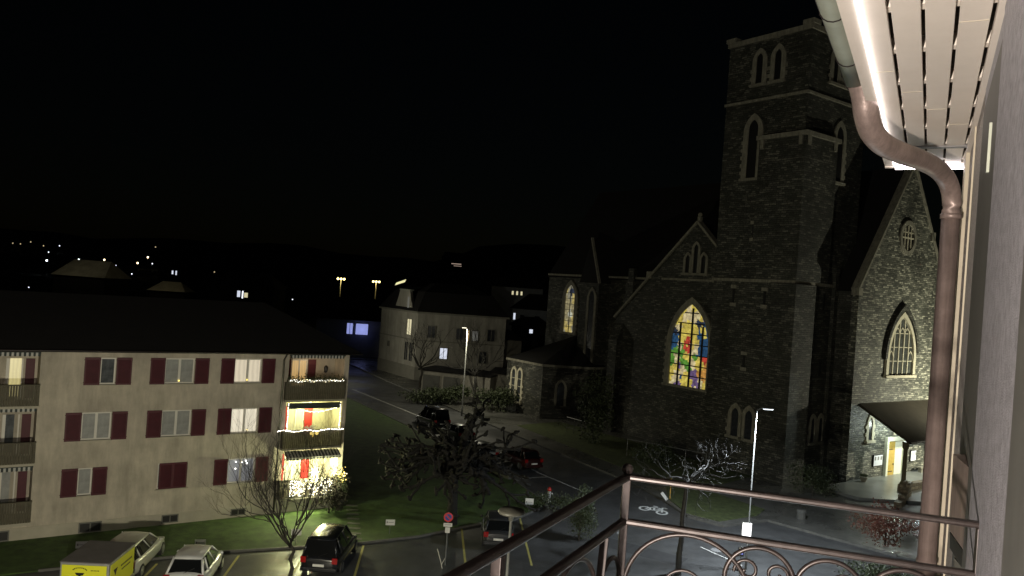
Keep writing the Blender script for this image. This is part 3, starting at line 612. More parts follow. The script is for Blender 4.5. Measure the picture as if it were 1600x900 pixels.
# porch lean-to
PX0, PX1, PY = 6.9, 19.0, -6.4
pr = MB().add([(PX0, NY0, 6.6), (PX1, NY0, 6.6), (PX1, PY, 4.35), (PX0, PY, 4.35), (PX0, NY0, 6.35), (PX1, NY0, 6.35), (PX1, PY, 4.15), (PX0, PY, 4.15)], [(0, 1, 2, 3), (7, 6, 5, 4), (0, 3, 7, 4), (3, 2, 6, 7), (2, 1, 5, 6), (1, 0, 4, 5)])
porch = P('porch_roof', pr, mat('porch_roof', (.06, .05, .035), .8, noise=(1, .8, 1.2)))
MB().tube([(PX0, PY - .05, 4.2), (PX1, PY - .05, 4.2)], .08, 8).build('gutter', M['darkmetal'], porch)
for x in (7.25, 12.8, 18.4):
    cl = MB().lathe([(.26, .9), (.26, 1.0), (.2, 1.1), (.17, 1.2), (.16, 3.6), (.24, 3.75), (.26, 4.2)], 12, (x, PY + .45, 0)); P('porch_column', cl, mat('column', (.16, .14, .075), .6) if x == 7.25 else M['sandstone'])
P('porch_wall', MB().box(6.9, 18.9, PY + .2, PY + .7, .1, .9), M['sandwall'])
pl = P('porch_lamp', MB().ball((11.0, -3.6, 4.75), .14, 8), emit('porch_globe', (.95, 1, .9), 5, False)); point(CH, (11.0, -3.8, 4.5), P_PORCH, (.88, 1, .88), .15)
point(CH, (16.0, -3.8, 4.4), P_PORCH * .5, (.85, .95, 1), .15)
P('porch_lamp', MB().ball((16.0, -3.6, 4.65), .12, 8), emit('porch_globe2', (.9, .95, 1), 4, False))
# terrace in front of the porch
P('terrace', MB().prism([(1.6, -5.6), (6.9, -9.3), (18, -9.3), (18, NY0), (5.8, NY0), (5.8, -2.2), (1.8, -2.2)], .1, .32), mat('terrace', (.2, .21, .2), .35, noise=(.8, .75, 1.2)))
sp_ = MB()
for i in range(4): sp_.box(7.2 + .0, 8.6, -9.9 - i * .35, -9.55 - i * .35, .1, .9 - i * .2)
# side wall of the steps
P('step_wall', MB().slab([(0, 0), (4.2, 0), (4.2, 1.3), (3.3, 1.3), (3.3, .95), (2.4, .95), (2.4, .65), (1.5, .65), (1.5, .38), (0, .38)], -.25, .25), M['sandwall'], loc=(2.6, -8.0, .1), rz=R(18))
# transept
TY, THW, TX = 12.4, 10.1, 2.5
tp = [(-THW, 0), (THW, 0), (THW, 11.9), (0, 21.2), (-THW, 11.9)]
tg = P('transept_gable', MB().slab(tp, 0, .6), ST, loc=(TX, TY, 0), rz=-math.pi / 2)
c2 = MB(); c2.bar((-THW - .2, .2, 11.75), (0, .2, 21.4), .75, .2); c2.bar((0, .2, 21.4), (THW + .2, .2, 11.75), .75, .2)
c2.box(-.16, .16, .06, .38, 21.4, 21.9); c2.ball((0, .22, 22.1), .22, 8); c2.box(-6.1, -5.4, -.1, .5, 15.9, 16.6)
c2.build('coping', SS, tg)
P('transept_wall', MB().box(TX + .6, NX0, TY - THW, TY + THW, 0, 11.8), ST)
tr = MB(); tr.add([(TX + .5, TY - THW - .3, 11.7), (TX + .5, TY, 21.2), (TX + .5, TY + THW + .3, 11.7), (cxn, TY - THW - .3, 11.7), (cxn, TY, 21.2), (cxn, TY + THW + .3, 11.7)], [(0, 1, 4, 3), (1, 2, 5, 4), (0, 3, 5, 2), (0, 2, 1), (3, 4, 5)])
P('transept_roof', tr, M['rooftile'])
P('string_course', MB().box(TX - .12, TX, TY - 4, TY + 4.0, 15.85, 16.05), SS)
P('buttress', MB().box(TX - .8, TX, TY + THW - 1.2, TY + THW, 0, 9.5).add([(TX - .8, TY + THW - 1.2, 9.5), (TX - .8, TY + THW, 9.5), (TX, TY + THW - 1.2, 11.2), (TX, TY + THW, 11.2), (TX, TY + THW - 1.2, 9.5), (TX, TY + THW, 9.5)], [(0, 1, 3, 2), (0, 2, 4), (1, 5, 3)]), ST)
for u, h in ((11.4, 1.7), (12.35, 2.7), (13.3, 1.7)): lancet('L', TX, u, 16.6, .5, h, .26, M['black'], k=.9, quoin=False)
# stained glass, a coloured mosaic in leaded pieces, lit from inside
def stained(parent, w_, h_, k, seed, strength, fieldf, nx=16, ny=34, name='stained_glass'):
    rnd = random.Random(seed); out = arch(w_, h_, k, 12); zs = h_ - w_ * k * math.sqrt(max(.01, 1 - (1 - .5 / k) ** 2)); r_ = w_ * k; cx = w_ / 2 - r_
    def half(z):
        rise = h_ - (h_ - math.sqrt(r_ * r_ - cx * cx)); z1 = h_ - math.sqrt(r_ * r_ - cx * cx)
        if z <= z1: return w_ / 2
        return max(.0, cx + math.sqrt(max(0, r_ * r_ - (z - z1) ** 2)))
    P_ = [[None] * (nx + 1) for _ in range(ny + 1)]
    for j in range(ny + 1):
        z = h_ * j / ny
        for i in range(nx + 1):
            jx = 0 if i in (0, nx) else rnd.uniform(-.4, .4) / nx; jz = 0 if j in (0, ny) else rnd.uniform(-.4, .4) * h_ / ny
            zz = z + jz; P_[j][i] = ((i / nx + jx - .5) * 2 * half(zz), -.045, zz)
    me = bpy.data.meshes.new(name); v = [p for row in P_ for p in row]; f = []; cols = []
    seeds = []
    for _ in range(int(nx * ny / 7)):
        q = (rnd.random(), rnd.random()); seeds.append((*q, fieldf(*q, rnd)))
    for j in range(ny):
        for i in range(nx):
            a = j * (nx + 1) + i; f.append((a, a + 1, a + nx + 2, a + nx + 1))
            x, z = (P_[j][i][0] + P_[j + 1][i + 1][0]) / 2 / w_ + .5, (P_[j][i][2] + P_[j + 1][i + 1][2]) / 2 / h_
            c = min(seeds, key=lambda q_: ((q_[0] - x) * w_) ** 2 * 1.6 + ((q_[1] - z) * h_) ** 2)[2]; q = rnd.uniform(.7, 1.15); cols.append(tuple(min(1, max(0, t_ * q)) for t_ in c))
    me.from_pydata(v, [], f); me.update(); at = me.attributes.new('glass_colour', 'FLOAT_COLOR', 'FACE')
    for i, c in enumerate(cols): at.data[i].color = (*c, 1)
    m = bpy.data.materials.new('stained'); m.use_nodes = True; t_ = m.node_tree; b = t_.nodes['Principled BSDF']; an = t_.nodes.new('ShaderNodeAttribute'); an.attribute_name = 'glass_colour'
    tc = t_.nodes.new('ShaderNodeTexCoord'); nz = t_.nodes.new('ShaderNodeTexNoise'); nz.inputs['Scale'].default_value = 3; t_.links.new(tc.outputs['Object'], nz.inputs['Vector'])
    mr = t_.nodes.new('ShaderNodeMapRange'); mr.inputs[1].default_value = .3; mr.inputs[2].default_value = .7; mr.inputs[3].default_value = .55; mr.inputs[4].default_value = 1.25; t_.links.new(nz.outputs[0], mr.inputs[0])
    vm = t_.nodes.new('ShaderNodeVectorMath'); vm.operation = 'SCALE'; t_.links.new(an.outputs['Color'], vm.inputs[0]); t_.links.new(mr.outputs[0], vm.inputs['Scale'])
    t_.links.new(vm.outputs[0], b.inputs['Emission Color']); b.inputs['Emission Strength'].default_value = strength; b.inputs['Base Color'].default_value = (.02, .02, .02, 1)
    m.cycles.emission_sampling = 'NONE'
    me.materials.append(m); o = bpy.data.objects.new(name, me); C.objects.link(o); o.parent = parent; return o
YE, CR, BL, GR, RE, PU, OR, DK = (.95, .74, .14), (.95, .78, .42), (.03, .10, .22), (.14, .38, .05), (.75, .08, .05), (.20, .13, .28), (.75, .36, .08), (.03, .04, .07)
def field(x, z, r):
    d = lambda a, b, s: math.exp(-((x - a) ** 2 + ((z - b) * 1.7) ** 2) / s ** 2)
    opts = [(YE, .55 + 1.2 * d(.5, .62, .25) + .6 * d(.55, .12, .3) + .6 * d(.3, .95, .3)), (CR, .35 + 1.1 * d(.45, .88, .35) + .7 * d(.62, .55, .2) + .5 * d(.25, .08, .2)), (BL, .05 + 2.2 * d(.12, .5, .17) + 2.2 * d(.85, .5, .2) + 1.5 * d(.85, .72, .15) + .6 * d(.1, .15, .2)),
            (GR, .05 + 1.7 * d(.4, .35, .18) + 1.1 * d(.2, .3, .16)), (RE, 2.6 * d(.4, .52, .1) + .5 * d(.85, .3, .14)), (PU, .1 + 1.5 * d(.1, .13, .16) + 1.6 * d(.65, .03, .16) + .7 * d(.75, .9, .18)), (OR, .1 + 1.2 * d(.82, .18, .22)), (DK, .18 + .7 * d(.65, .04, .15) + .5 * d(.2, .68, .12))]
    opts = [(c, w_ ** 2.4) for c, w_ in opts]; t_ = r.random() * sum(w_ for _, w_ in opts)
    for c, w_ in opts:
        t_ -= w_
        if t_ <= 0: return c
    return YE
f = lancet('L', TX, 12.3, 6.0, 4.5, 7.7, .6, M['black'], proud=.22, k=.95)
stained(f, 4.5, 7.7, .95, 3, .6, field, 18, 40)
t = MB()
for x in (-1.25, .15, 1.45): t.box(x - .095, x + .095, -.13, -.05, 0, 7.5 - abs(x) * 1.25)
for i in range(1, 8): z = i * .98; lim = 2.25 if z < 4.2 else max(.3, 2.25 - (z - 4.2) ** 1.75 * .25); t.box(-lim, lim, -.09, -.05, z - .05, z + .05)
t.build('tracery', M['black'], f)
# choir wall windows
f = lancet('L', NX0, 33.7, 9.3, 1.7, 5.6, .5, M['black'], proud=.18, k=1.0); 
def field2(x, z, r): return r.choice([DK, (.55, .42, .12), (.5, .4, .14), (.35, .3, .16), (.3, .28, .2)]) if z > .42 or z < .3 else r.choice([(.8, .85, .7), (.7, .7, .55), (.5, .5, .4)])
stained(f, 1.7, 5.6, 1.0, 5, .8, field2, 6, 22); t = MB().box(-.05, .05, -.1, -.05, 0, 5.4)
for i in range(1, 8): t.box(-.8, .8, -.09, -.05, i * .66 - .03, i * .66 + .03)
t.build('tracery', M['black'], f)
# narrow gabled bay with a tall blind lancet
bay = P('choir_bay', MB().box(NX0 - 1.6, NX0, 27.2, 30.2, 0, 15.2), ST)
bg_ = MB(); bg_.add([(NX0 - 1.7, 27.0, 15.2), (NX0 - 1.7, 30.4, 15.2), (NX0 - 1.7, 28.7, 20.2), (NX0 + 3, 27.0, 15.2), (NX0 + 3, 30.4, 15.2), (NX0 + 3, 28.7, 20.2)], [(0, 1, 2), (5, 4, 3), (0, 2, 5, 3), (2, 1, 4, 5), (1, 0, 3, 4)])
bg_.build('roof', M['rooftile'], bay); c3 = MB(); c3.bar((NX0 - 1.75, 27.0, 15.2), (NX0 - 1.75, 28.7, 20.2), .3, .16); c3.build('coping', SS, bay)
lancet('L', NX0 - 1.6, 28.2, 5.4, .9, 9.0, .32, M['leadglass'], k=1.2, quoin=False)
P('buttress', MB().box(NX0 - .9, NX0, 23.0, 24.0, 0, 14).box(NX0 - .5, NX0, 23.1, 23.9, 14, 17), ST)
# annex chapel
an = [(-1.0, 36.2), (-1.0, 29.6), (3.2, 26.9), (5.7, 26.9), (5.7, 36.2)]
P('annex_wall', MB().prism(an, 0, 5.75), ST); P('annex_cornice', MB().prism([(-1.15, 36.3), (-1.15, 29.5), (3.15, 26.75), (5.6, 26.75), (5.6, 36.3)], 5.75, 6.0), SS)
ar = MB(); ar.add([(-1.1, 36.2, 6.0), (-1.1, 29.6, 6.0), (3.2, 26.85, 6.0), (5.6, 26.85, 6.0), (5.6, 36.2, 6.0), (5.5, 31.5, 9.2)], [(0, 1, 5), (1, 2, 5), (2, 3, 5), (4, 0, 5)]); P('annex_roof', ar, M['rooftile'])
for u in (33.6, 34.75): 
    f = lancet('L', -1.0, u, 1.3, .62, 3.6, .25, k=.85, sm=pale); t = MB()
    for i in range(1, 4): t.box(-.3, .3, -.06, -.032, i * .85 - .03, i * .85 + .03)
    t.build('glazing_bars', pale, f)
va = math.atan2(26.9 - 29.6, 4.2); f = P('window', MB().ring(arch(1.3, 2.9, .95), arch(.8, 2.6, .95), -.1, .02), SS, loc=(-1.0 + 4.2 * .42, 29.6 - 2.7 * .42, 1.6), rz=va); MB().slab(arch(.82, 2.61, .95), -.03, -.01).build('glass', M['leadglass'], f)
# notice boards on the porch wall and small things
def on_ch(name, label, cat, x, y, z, rz=36, group=None):
    return thing(name, label, cat, Matrix.Translation((22.18, 62, 0)) @ Matrix.Rotation(R(36), 4, 'Z') @ Vector((x, y, z)), R(rz), group)
for (x, wd, lb) in ((9.5, 1.4, 'wide white notice case on the stone wall left of the church door'), (15.6, .9, 'white notice case on the wall right of the church door')):
    t = on_ch('notice_board', lb, 'notice board', x, NY0 - .06, 1.25)
    MB().box(-.02, wd + .02, -.06, .06, -.02, .97).build('case', M['black'], t)
    MB().box(.03, wd - .03, -.075, -.061, .04, .9).build('paper', mat('paper', (.75, .78, .85), .6), t)
    q = MB()
    for i in range(3): q.box(.1 + i * wd / 3, .1 + (i + .7) * wd / 3 - .06, -.078, -.0751, .5, .8)
    q.build('notices', M['grey'], t)
t = on_ch('planter', 'small stone planter at the church wall left of the door', 'planter', 7.2, -2.75, .32); MB().lathe([(.18, 0), (.3, .35), (.33, .4)], 10).build('pot', SS, t); lfm = MB()
for i in range(120): a = random.random() * 6.28; r_ = random.random() * .3; lfm.add([(r_ * math.cos(a), r_ * math.sin(a), .4), (r_ * math.cos(a) + .08, r_ * math.sin(a), .55), (r_ * math.cos(a), r_ * math.sin(a) + .06, .62)], [(0, 1, 2)])
lfm.build('plant', M['plant'], t)
t = on_ch('bench', 'pale stone bench along the porch wall right of the door', 'bench', 16.2, -2.7, .32); MB().box(0, 2, -.2, .2, .4, .48).build('seat', SS, t)
for x in (.2, 1.7): MB().box(x, x + .15, -.15, .15, 0, .4).build('leg', SS, t)

# ---------------------------------------------------------------- trees and shrubs
def grow(mb, p, d, L, r_, depth, rnd, spread=.6, up=.15, taper=.62, kids=(2, 3), wob=.18, tip=None):
    n = 4; pts = [p]; rr = [r_]; dd = Vector(d)
    for i in range(n):
        dd = (dd + Vector((rnd.gauss(0, wob), rnd.gauss(0, wob), rnd.gauss(0, wob) + up * .3))).normalized(); pts.append(pts[-1] + dd * L / n); rr.append(r_ * (1 - (1 - taper) * (i + 1) / n))
    if depth == 0: rr[-1] = tip if tip else rr[-1] * .3
    mb.tube(pts, rr, 7 if r_ > .06 else (5 if r_ > .02 else 3))
    if depth == 0: return
    for k in range(rnd.randint(*kids)):
        j = rnd.choice((2, 3, 4)) if k else 4
        a = Vector((rnd.gauss(0, 1), rnd.gauss(0, 1), rnd.gauss(0, .6) + up)); a -= a.dot(dd) * dd; a.normalize()
        nd = (dd + a * rnd.uniform(spread * .6, spread * 1.3)).normalized(); grow(mb, pts[j], nd, L * rnd.uniform(.62, .85), rr[j] * .72, depth - 1, rnd, spread, up, taper, kids, wob, tip)
def tree(label, x, y, h, tr, r_, seed, L, depth=4, m='bark', spread=.7, up=.2, limbs=5, name='bare_tree', kids=(2, 3), wob=.18, tip=None, tilt=.5, zb=.05, group=None):
    rnd = random.Random(seed); t = thing(name, label, 'tree', (x, y, zb), 0, group)
    tk = MB(); pts = [Vector((0, 0, -.1))]
    for i in range(1, 6): pts.append(Vector((rnd.gauss(0, .05) * i * .4, rnd.gauss(0, .05) * i * .4, tr * i / 5)))
    tk.tube(pts, [r_ * (1.25 - .45 * i / 5) for i in range(6)], 9); tk.build('trunk', M[m], t, smooth=True)
    cr = MB(); top = pts[-1]
    for k in range(limbs):
        a = 2 * math.pi * (k + rnd.uniform(-.3, .3)) / limbs; el = rnd.uniform(tilt * .5, tilt * 1.3)
        grow(cr, top - Vector((0, 0, .15 * k / limbs * tr * .6)), Vector((math.cos(a) * math.cos(el), math.sin(a) * math.cos(el), math.sin(el))), L * rnd.uniform(.8, 1.15), r_ * .5, depth, rnd, spread, up, .68, kids, wob, tip)
    cr.build('crown', M[m], t, smooth=True); return t
tree('bare slender tree with fine branches in front of the lit balconies', -9.0, 35.4, 6.6, 1.8, .09, 11, 2.15, 4, 'bark', .62, .45, 8, tilt=1.0, kids=(3, 4))
tree('tall bare tree with pale tangled twigs beside the street lamp and grass verge', 9.5, 40.2, 7, 4.9, .13, 5, 1.35, 4, 'barkl', .8, .05, 7, tilt=.45, kids=(2, 3), wob=.3)
tree('young bare tree beside the pale villa, its twigs lit by the lamp', -3.5, 92, 9, 3.6, .18, 21, 2.6, 4, 'barkl', .7, .25, 6, tilt=.7, kids=(2, 3))
tree('wide bare tree in front of the villa facade near its corner', -10.5, 97, 9, 3.4, .18, 25, 2.5, 4, 'bark', .7, .3, 6, tilt=.7, kids=(2, 3))
# pollarded plane tree: knobbly drooping limbs
rnd = random.Random(4); t = thing('pollarded_tree', 'big dark pollarded tree with knobbly limbs on the lawn by the road', 'tree', (-2.6, 45.8, .07))
tk = MB(); tk.tube([(0, 0, -.1), (.05, 0, 1), (0, .05, 2.2), (.05, 0, 3.3), (0, 0, 4.0)], [.42, .3, .27, .3, .34], 10); tk.build('trunk', M['barkd'], t, smooth=True)
cr = MB()
def knob_limb(p, d, L, r_, depth):
    n = 6; dd = Vector(d).normalized(); pts = [Vector(p)]; rr = [r_]
    for i in range(n):
        dd = (dd + Vector((rnd.gauss(0, .22), rnd.gauss(0, .22), rnd.gauss(0, .13)))).normalized(); pts.append(pts[-1] + dd * L / n); rr.append(max(.055, r_ * (1 - .4 * (i + 1) / n) * rnd.uniform(.75, 1.35)))
    cr.tube(pts, rr, 7)
    if depth == 0: cr.ball(pts[-1], rnd.uniform(.07, .11), 6)
    if depth == 0:
        for _ in range(3): q_ = Vector((rnd.gauss(0, 1), rnd.gauss(0, 1), rnd.gauss(0, .8))).normalized(); cr.tube([pts[-1], pts[-1] + q_ * .12, pts[-1] + q_ * .26 + Vector((0, 0, .03))], [.10, .09, .05], 5)
        return
    for k in range(3):
        j = (6, 4, 3)[k]; a = Vector((rnd.gauss(0, 1), rnd.gauss(0, 1), rnd.gauss(0, .45))); a -= a.dot(dd) * dd; a.normalize(); cr.ball(pts[j], rr[j] * 1.5, 7)
        knob_limb(pts[j], dd + a * rnd.uniform(.5, .95), L * rnd.uniform(.55, .8), rr[j] * .8, depth - 1)
for k in range(16):
    a = 2 * math.pi * k / 16 + rnd.uniform(-.2, .2); el = rnd.uniform(-.1, .5); knob_limb((0, 0, 3.0 + 1.0 * rnd.random()), (math.cos(a) * math.cos(el), math.sin(a) * math.cos(el), math.sin(el)), 2.5, .21, 2)
cr.build('crown', M['barkd'], t, smooth=True)
def shrub(name, label, x, y, rx, ry, h, n, m, seed, leaf=.12, zb=.08, cat='shrub', group=None):
    rnd = random.Random(seed); t = thing(name, label, cat, (x, y, zb), 0, group)
    MB().tube([(0, 0, 0), (0, 0, h * .6)], [.06, .03], 6).build('stem', M['bark'], t); lf = MB()
    lumps = [(rnd.gauss(0, .42) * rx, rnd.gauss(0, .42) * ry, rnd.uniform(.2, .85) * h, rnd.uniform(.25, .5)) for _ in range(14)]
    for i in range(n):
        lx, ly, lz, lr = rnd.choice(lumps); d = Vector((rnd.gauss(0, 1), rnd.gauss(0, 1), rnd.gauss(0, 1))).normalized() * rnd.random() ** .4
        c = Vector((lx + d.x * rx * lr * 1.4, ly + d.y * ry * lr * 1.4, max(.03, lz + d.z * h * .3))); a = Vector((rnd.gauss(0, 1), rnd.gauss(0, 1), rnd.gauss(0, 1))).normalized(); b = a.cross(Vector((rnd.gauss(0, 1), rnd.gauss(0, 1), rnd.gauss(0, 1)))).normalized()
        s = leaf * rnd.uniform(.6, 1.3); lf.add([c, c + a * s * .5 + b * s * .3, c + a * s, c + a * s * .5 - b * s * .3], [(0, 1, 2, 3)])
    lf.build('foliage', m, t); return t
shrub('bush', 'dark upright bush behind the balcony corner beside the driveway', 4.8, 44.6, .8, .8, 2.9, 3200, M['leaf'], 1, .12, 0)
shrub('bush', 'spreading low bush at the lawn tip next to the white sign', 3.7, 50.0, 1.4, 1.0, 1.2, 1800, M['leaf'], 2, .12)
shrub('bush', 'russet leaved bush in front of the church steps next to the rain pipe', 23.6, 47.6, 1.7, 1.5, 2.4, 3200, M['leafr'], 3, .14, .1)
shrub('bush', 'low dark bush at the bottom right under the balcony rail', 20.0, 40.5, 2.6, 1.2, 1.1, 2500, M['leaf'], 4, .13, 0)
shrub('conifer', 'dense black evergreen beside the church annex and bicycle', 8.7, 75.2, 1.9, 1.9, 6.0, 5500, M['leaf'], 5, .22, .1, 'tree')
shrub('bush', 'round dark bush at the foot of the tower near the terrace', 23.4, 58.6, 1.6, 1.2, 2.3, 3000, M['leaf'], 6, .15, .1)
shrub('hedge', 'low dark hedge along the wall of the transept', 13.6, 67.4, 2.4, 2.6, 1.5, 3600, M['leaf'], 7, .16, .1)
shrub('bush', 'thin twiggy bush at the corner of the apartment block below the balconies', -9.8, 46.2, 1.0, .8, 2.6, 1400, M['bark'], 8, .16, .07)
shrub('bush', 'dark planting between the garages and the road', -7.2, 90.5, 4.2, 1.6, 2.2, 4200, M['leaf'], 9, .25, .05)
shrub('bush', 'wide dark planting left of the church annex', -.3, 88.5, 2.6, 1.4, 2.6, 3500, M['leaf'], 10, .25, .1)

# ---------------------------------------------------------------- lamps
def lamp_post(label, x, y, h, arm, ang, power, col, zb=0, r_=.06, spot=150, head='led', group=None, name='street_lamp', glow=6):
    t = thing(name, label, 'street lamp', (x, y, zb), ang, group)
    MB().lathe([(r_ * 1.7, 0), (r_ * 1.7, .8), (r_ * 1.1, .9), (r_ * .75, h)], 10).build('pole', M['galv'], t, smooth=True)
    if head == 'led':
        MB().tube([(0, 0, h - .05), (arm * .5, 0, h + .06), (arm, 0, h + .1)], .03, 6).build('arm', M['galv'], t)
        hd = MB().box(arm - .05, arm + .55, -.13, .13, h + .06, h + .14).build('lamp_head', M['galv'], t, bevel=.03)
        MB().box(arm + .02, arm + .5, -.1, .1, h + .035, h + .055).build('lens', emit('led_' + name, col, glow, False), hd); loc = (arm + .25, 0, h - .02)
    elif head == 'flood':
        hd = MB().box(-.3, .3, -.05, .16, h - .12, h + .32).build('lamp_head', M['galv'], t, bevel=.02)
        MB().box(-.26, .26, .165, .18, h - .08, h + .28).build('lens', emit('flood_' + name, col, 25, False), hd)
    elif head == 'globe':
        MB().ball((0, 0, h + .2), .19, 14).build('lamp_head', emit('globe_' + name, col, 30, False), t, smooth=True)
    else:
        hd = MB().lathe([(.08, h - .28), (.10, h - .1), (.42, h - .05), (.45, h), (.40, h + .07), (.1, h + .13), (.02, h + .14)], 20).build('lamp_head', mat('lamp_dish', (.12, .115, .1), .4, noise=(9, .7, 1.2)), t, smooth=True)
        MB().lathe([(.2, h - .10), (.24, h - .07)], 14).build('lens', M['lampglass'], hd); loc = (0, 0, h - .35)
    if power:
        if head == 'globe': o = point(t, (0, -.36, h + .2), power, col, .12)
        elif head == 'flood': o = point(t, (0, .30, h + .1), power, col, .15, 'SPOT', down=spot); o.rotation_euler = (R(94), 0, 0)
        else: o = point(t, loc, power, col, .12, 'SPOT', down=spot)
    return t
LA = lamp_post('tall thin street lamp with a lit sign box in front of the church tower', 13.4, 41.7, 8.5, .35, R(5), P_CORNER, (.85, .93, 1), r_=.034, spot=165)
LB = lamp_post('street lamp standing in front of the pale villa and garages', -4.4, 84, 9.35, .1, R(180), P_VILLA, (1, .93, .7), r_=.06, spot=170)
lamp_post('globe street lamp hidden behind the apartment block roof', -27, 101, 4.8, 0, 0, P_BACK, (1, .95, .75), head='globe')
LC = lamp_post('parking lamp with a flat round dish head left of the balcony corner', .5, 25.2, 6.85, 0, 0, P_LOT, (.85, .95, .9), head='dish', spot=165)
lamp_post('flood lamp on a pole lighting the car park and apartment block', -8.0, 13.0, 6.5, .4, R(8), P_FACADE, (1, .93, .70), head='flood', spot=140)
lamp_post('globe street lamp on the square right of the church gable', 42.5, 64.5, 5.2, .5, R(120), P_GABLE, (1, .97, .74), head='globe')
lamp_post('street lamp above the junction below the balcony', 9.5, 22, 5.2, .4, R(90), P_ROAD, (.86, .96, .95), spot=165)
t = thing('lit_sign', 'glowing white sign box on the tall lamp post', 'lit sign', (13.28, 41.6, 1.72), R(-14))
MB().box(-.24, .24, -.08, .04, 0, .78).build('case', M['white'], t); MB().box(-.22, .22, -.095, -.081, .02, .76).build('panel', emit('sign_glow', (.95, .97, 1), 2.2), t); MB().box(-.03, .03, -.105, -.096, .4, .56).box(-.06, .06, -.105, -.096, .32, .36).build('pictogram', M['grey'], t)
point(t, (0, -.4, .4), 25, (.9, .94, 1), .2)
t = thing('traffic_sign', 'small dark sign with blue and white marks low on the lamp post', 'sign', (12.75, 40.6, 0), R(-14))
MB().tube([(0, 0, 0), (0, 0, 1.55)], .03, 8).build('post', M['galv'], t); MB().box(-.14, .14, -.05, .05, 1.05, 1.5).build('panel', M['black'], t); MB().box(-.1, .1, -.06, -.051, 1.38, 1.48).build('white_mark', M['white'], t); MB().box(-.06, .1, -.06, -.051, 1.15, 1.3).build('blue_mark', emit('blue_mark', (.3, .35, 1), .8, False), t)
# flood lights of the sports ground and far lamps
for (X, Y, z, lb) in ((-41.3, 190, 13.1, 'left one of two tall yellow flood lights behind the dark roofs'), (-34.5, 200, 13.0, 'right one of two tall yellow flood lights, above the villa gable')):
    t = thing('flood_light', lb, 'flood light', (X, Y, 0)); MB().tube([(0, 0, 0), (0, 0, z)], .13, 8).build('mast', mat('mast', (.5, .45, .3), .6), t)
    MB().box(-1.1, 1.1, -.1, .1, z, z + .12).build('crossbar', M['galv'], t)
    for s in (-.75, 0, .75): hd = MB().ball((s, 0, z + .15), .27, 8).build('lamp', emit('flood', (1, .80, .28), 7, False), t)
    point(t, (0, -1.2, z - .3), 160, (1, .85, .4), .3)
def ray(x, y, Y): a, b = x - 800, 450 - y; return ((a * cT - b * sT) / F * Y, Y, H + (a * sT + b * cT) / F * Y)
far = [(20, 380, 'y'), (32, 381, 'y'), (48, 378, 'y'), (68, 384, 'y'), (93, 384, 'w'), (76, 394, 'w'), (73, 407, 'W'), (123, 406, 'W'), (163, 406, 'Y'), (181, 415, 'w'), (215, 411, 'Y'), (231, 402, 'Y'), (238, 412, 'w'), (243, 386, 'y'), (206, 428, 'w'), (285, 418, 'y'), (335, 425, 'y'), (45, 449, 'w'), (457, 468, 'w')]
lm = {k: emit('far_' + k, c, s, False) for k, c, s in (('w', (.8, .88, 1), 2.2), ('W', (.85, .93, 1), 6), ('y', (1, .8, .45), .6), ('Y', (1, .8, .45), 5))}
lab = dict(w='faint white lamp of a house on the far hillside', W='bright white lamp of the far village', y='dim warm lamp high on the far hillside', Y='bright yellow lamp of the far village')
for (x, y, k) in far:
    e = (450 + .0711 * (x - 800) - y) / F; Y = (8 + 12.5) / (.05 - e) if .05 - e > .03 else 500
    if y > 440: Y = 150
    p = ray(x, y, Y); zb = hz(p[0], Y); t = thing('distant_lamp', lab[k], 'lamp', (p[0], Y, zb), 0, 'lamps of the far village: ' + k.replace('W', 'bright white').replace('Y', 'bright yellow').replace('w', 'faint white').replace('y', 'dim warm') if len(k) > 1 else {'w': 'faint white lamps of the far village', 'W': 'bright white lamps of the far village', 'y': 'dim warm lamps of the far hillside', 'Y': 'bright yellow lamps of the far village'}[k])
    rr = Y / F * (1.5 if k in 'WY' else 1.0); MB().tube([(0, 0, 0), (0, 0, max(.3, p[2] - zb))], .1, 5).build('pole', M['darkmetal'], t); MB().ball((0, 0, p[2] - zb), rr, 6).build('lamp', lm[k], t)

# ---------------------------------------------------------------- houses
def face_win(parent, p0, p1, s, z0, w_, h_, m, name='window', fm=None, bars=True, d=.06):
    a, b = Vector(p0), Vector(p1); u = (b - a).normalized(); ang = math.atan2(u.y, u.x); c = a + u * s
    f = MB().ring([(-w_ / 2 - .1, -.1), (w_ / 2 + .1, -.1), (w_ / 2 + .1, h_ + .1), (-w_ / 2 - .1, h_ + .1)], [(-w_ / 2, 0), (w_ / 2, 0), (w_ / 2, h_), (-w_ / 2, h_)], -d, .02)
    if bars: f.box(-.04, .04, -d + .005, -.011, 0, h_)
    fo = f.build(name, fm or M['sandstone'], parent, loc=(c.x, c.y, z0), rz=ang); MB().slab([(-w_ / 2, 0), (w_ / 2, 0), (w_ / 2, h_), (-w_ / 2, h_)], -.02, -.005).build('pane', m, fo); return fo
V = thing('villa', 'pale old villa with a dark mansard roof and one curved gable', 'house', (0, 0, 0))
vq = [(-19.7, 120.8), (-12.9, 111.0), (-.5, 112.6), (-7.5, 123)]
V.location = (-12.9, 111, 0); vl = [(x + 12.9, y - 111) for x, y in vq]
MB().prism(vl, 1.9, 9.5).build('wall', M['villa'], V); big = [(x * 1.005 - .05, y * 1.005 - .05) for x, y in vl]
MB().prism([(vl[0][0] - .1, vl[0][1]), (vl[1][0] - .02, vl[1][1] - .12), (vl[2][0] + .1, vl[2][1] - .1), (vl[3][0], vl[3][1] + .1)], 0, 1.9).build('basement', M['villab'], V)
def ofs(k): cx = sum(p[0] for p in vl) / 4; cy_ = sum(p[1] for p in vl) / 4; return [(cx + (x - cx) * k, cy_ + (y - cy_) * k) for x, y in vl]
MB().prism(ofs(1.05), 9.5, 9.75).build('cornice', M['villab'], V); MB().prism(ofs(1.012), 5.6, 5.75).build('string_course', M['villab'], V)
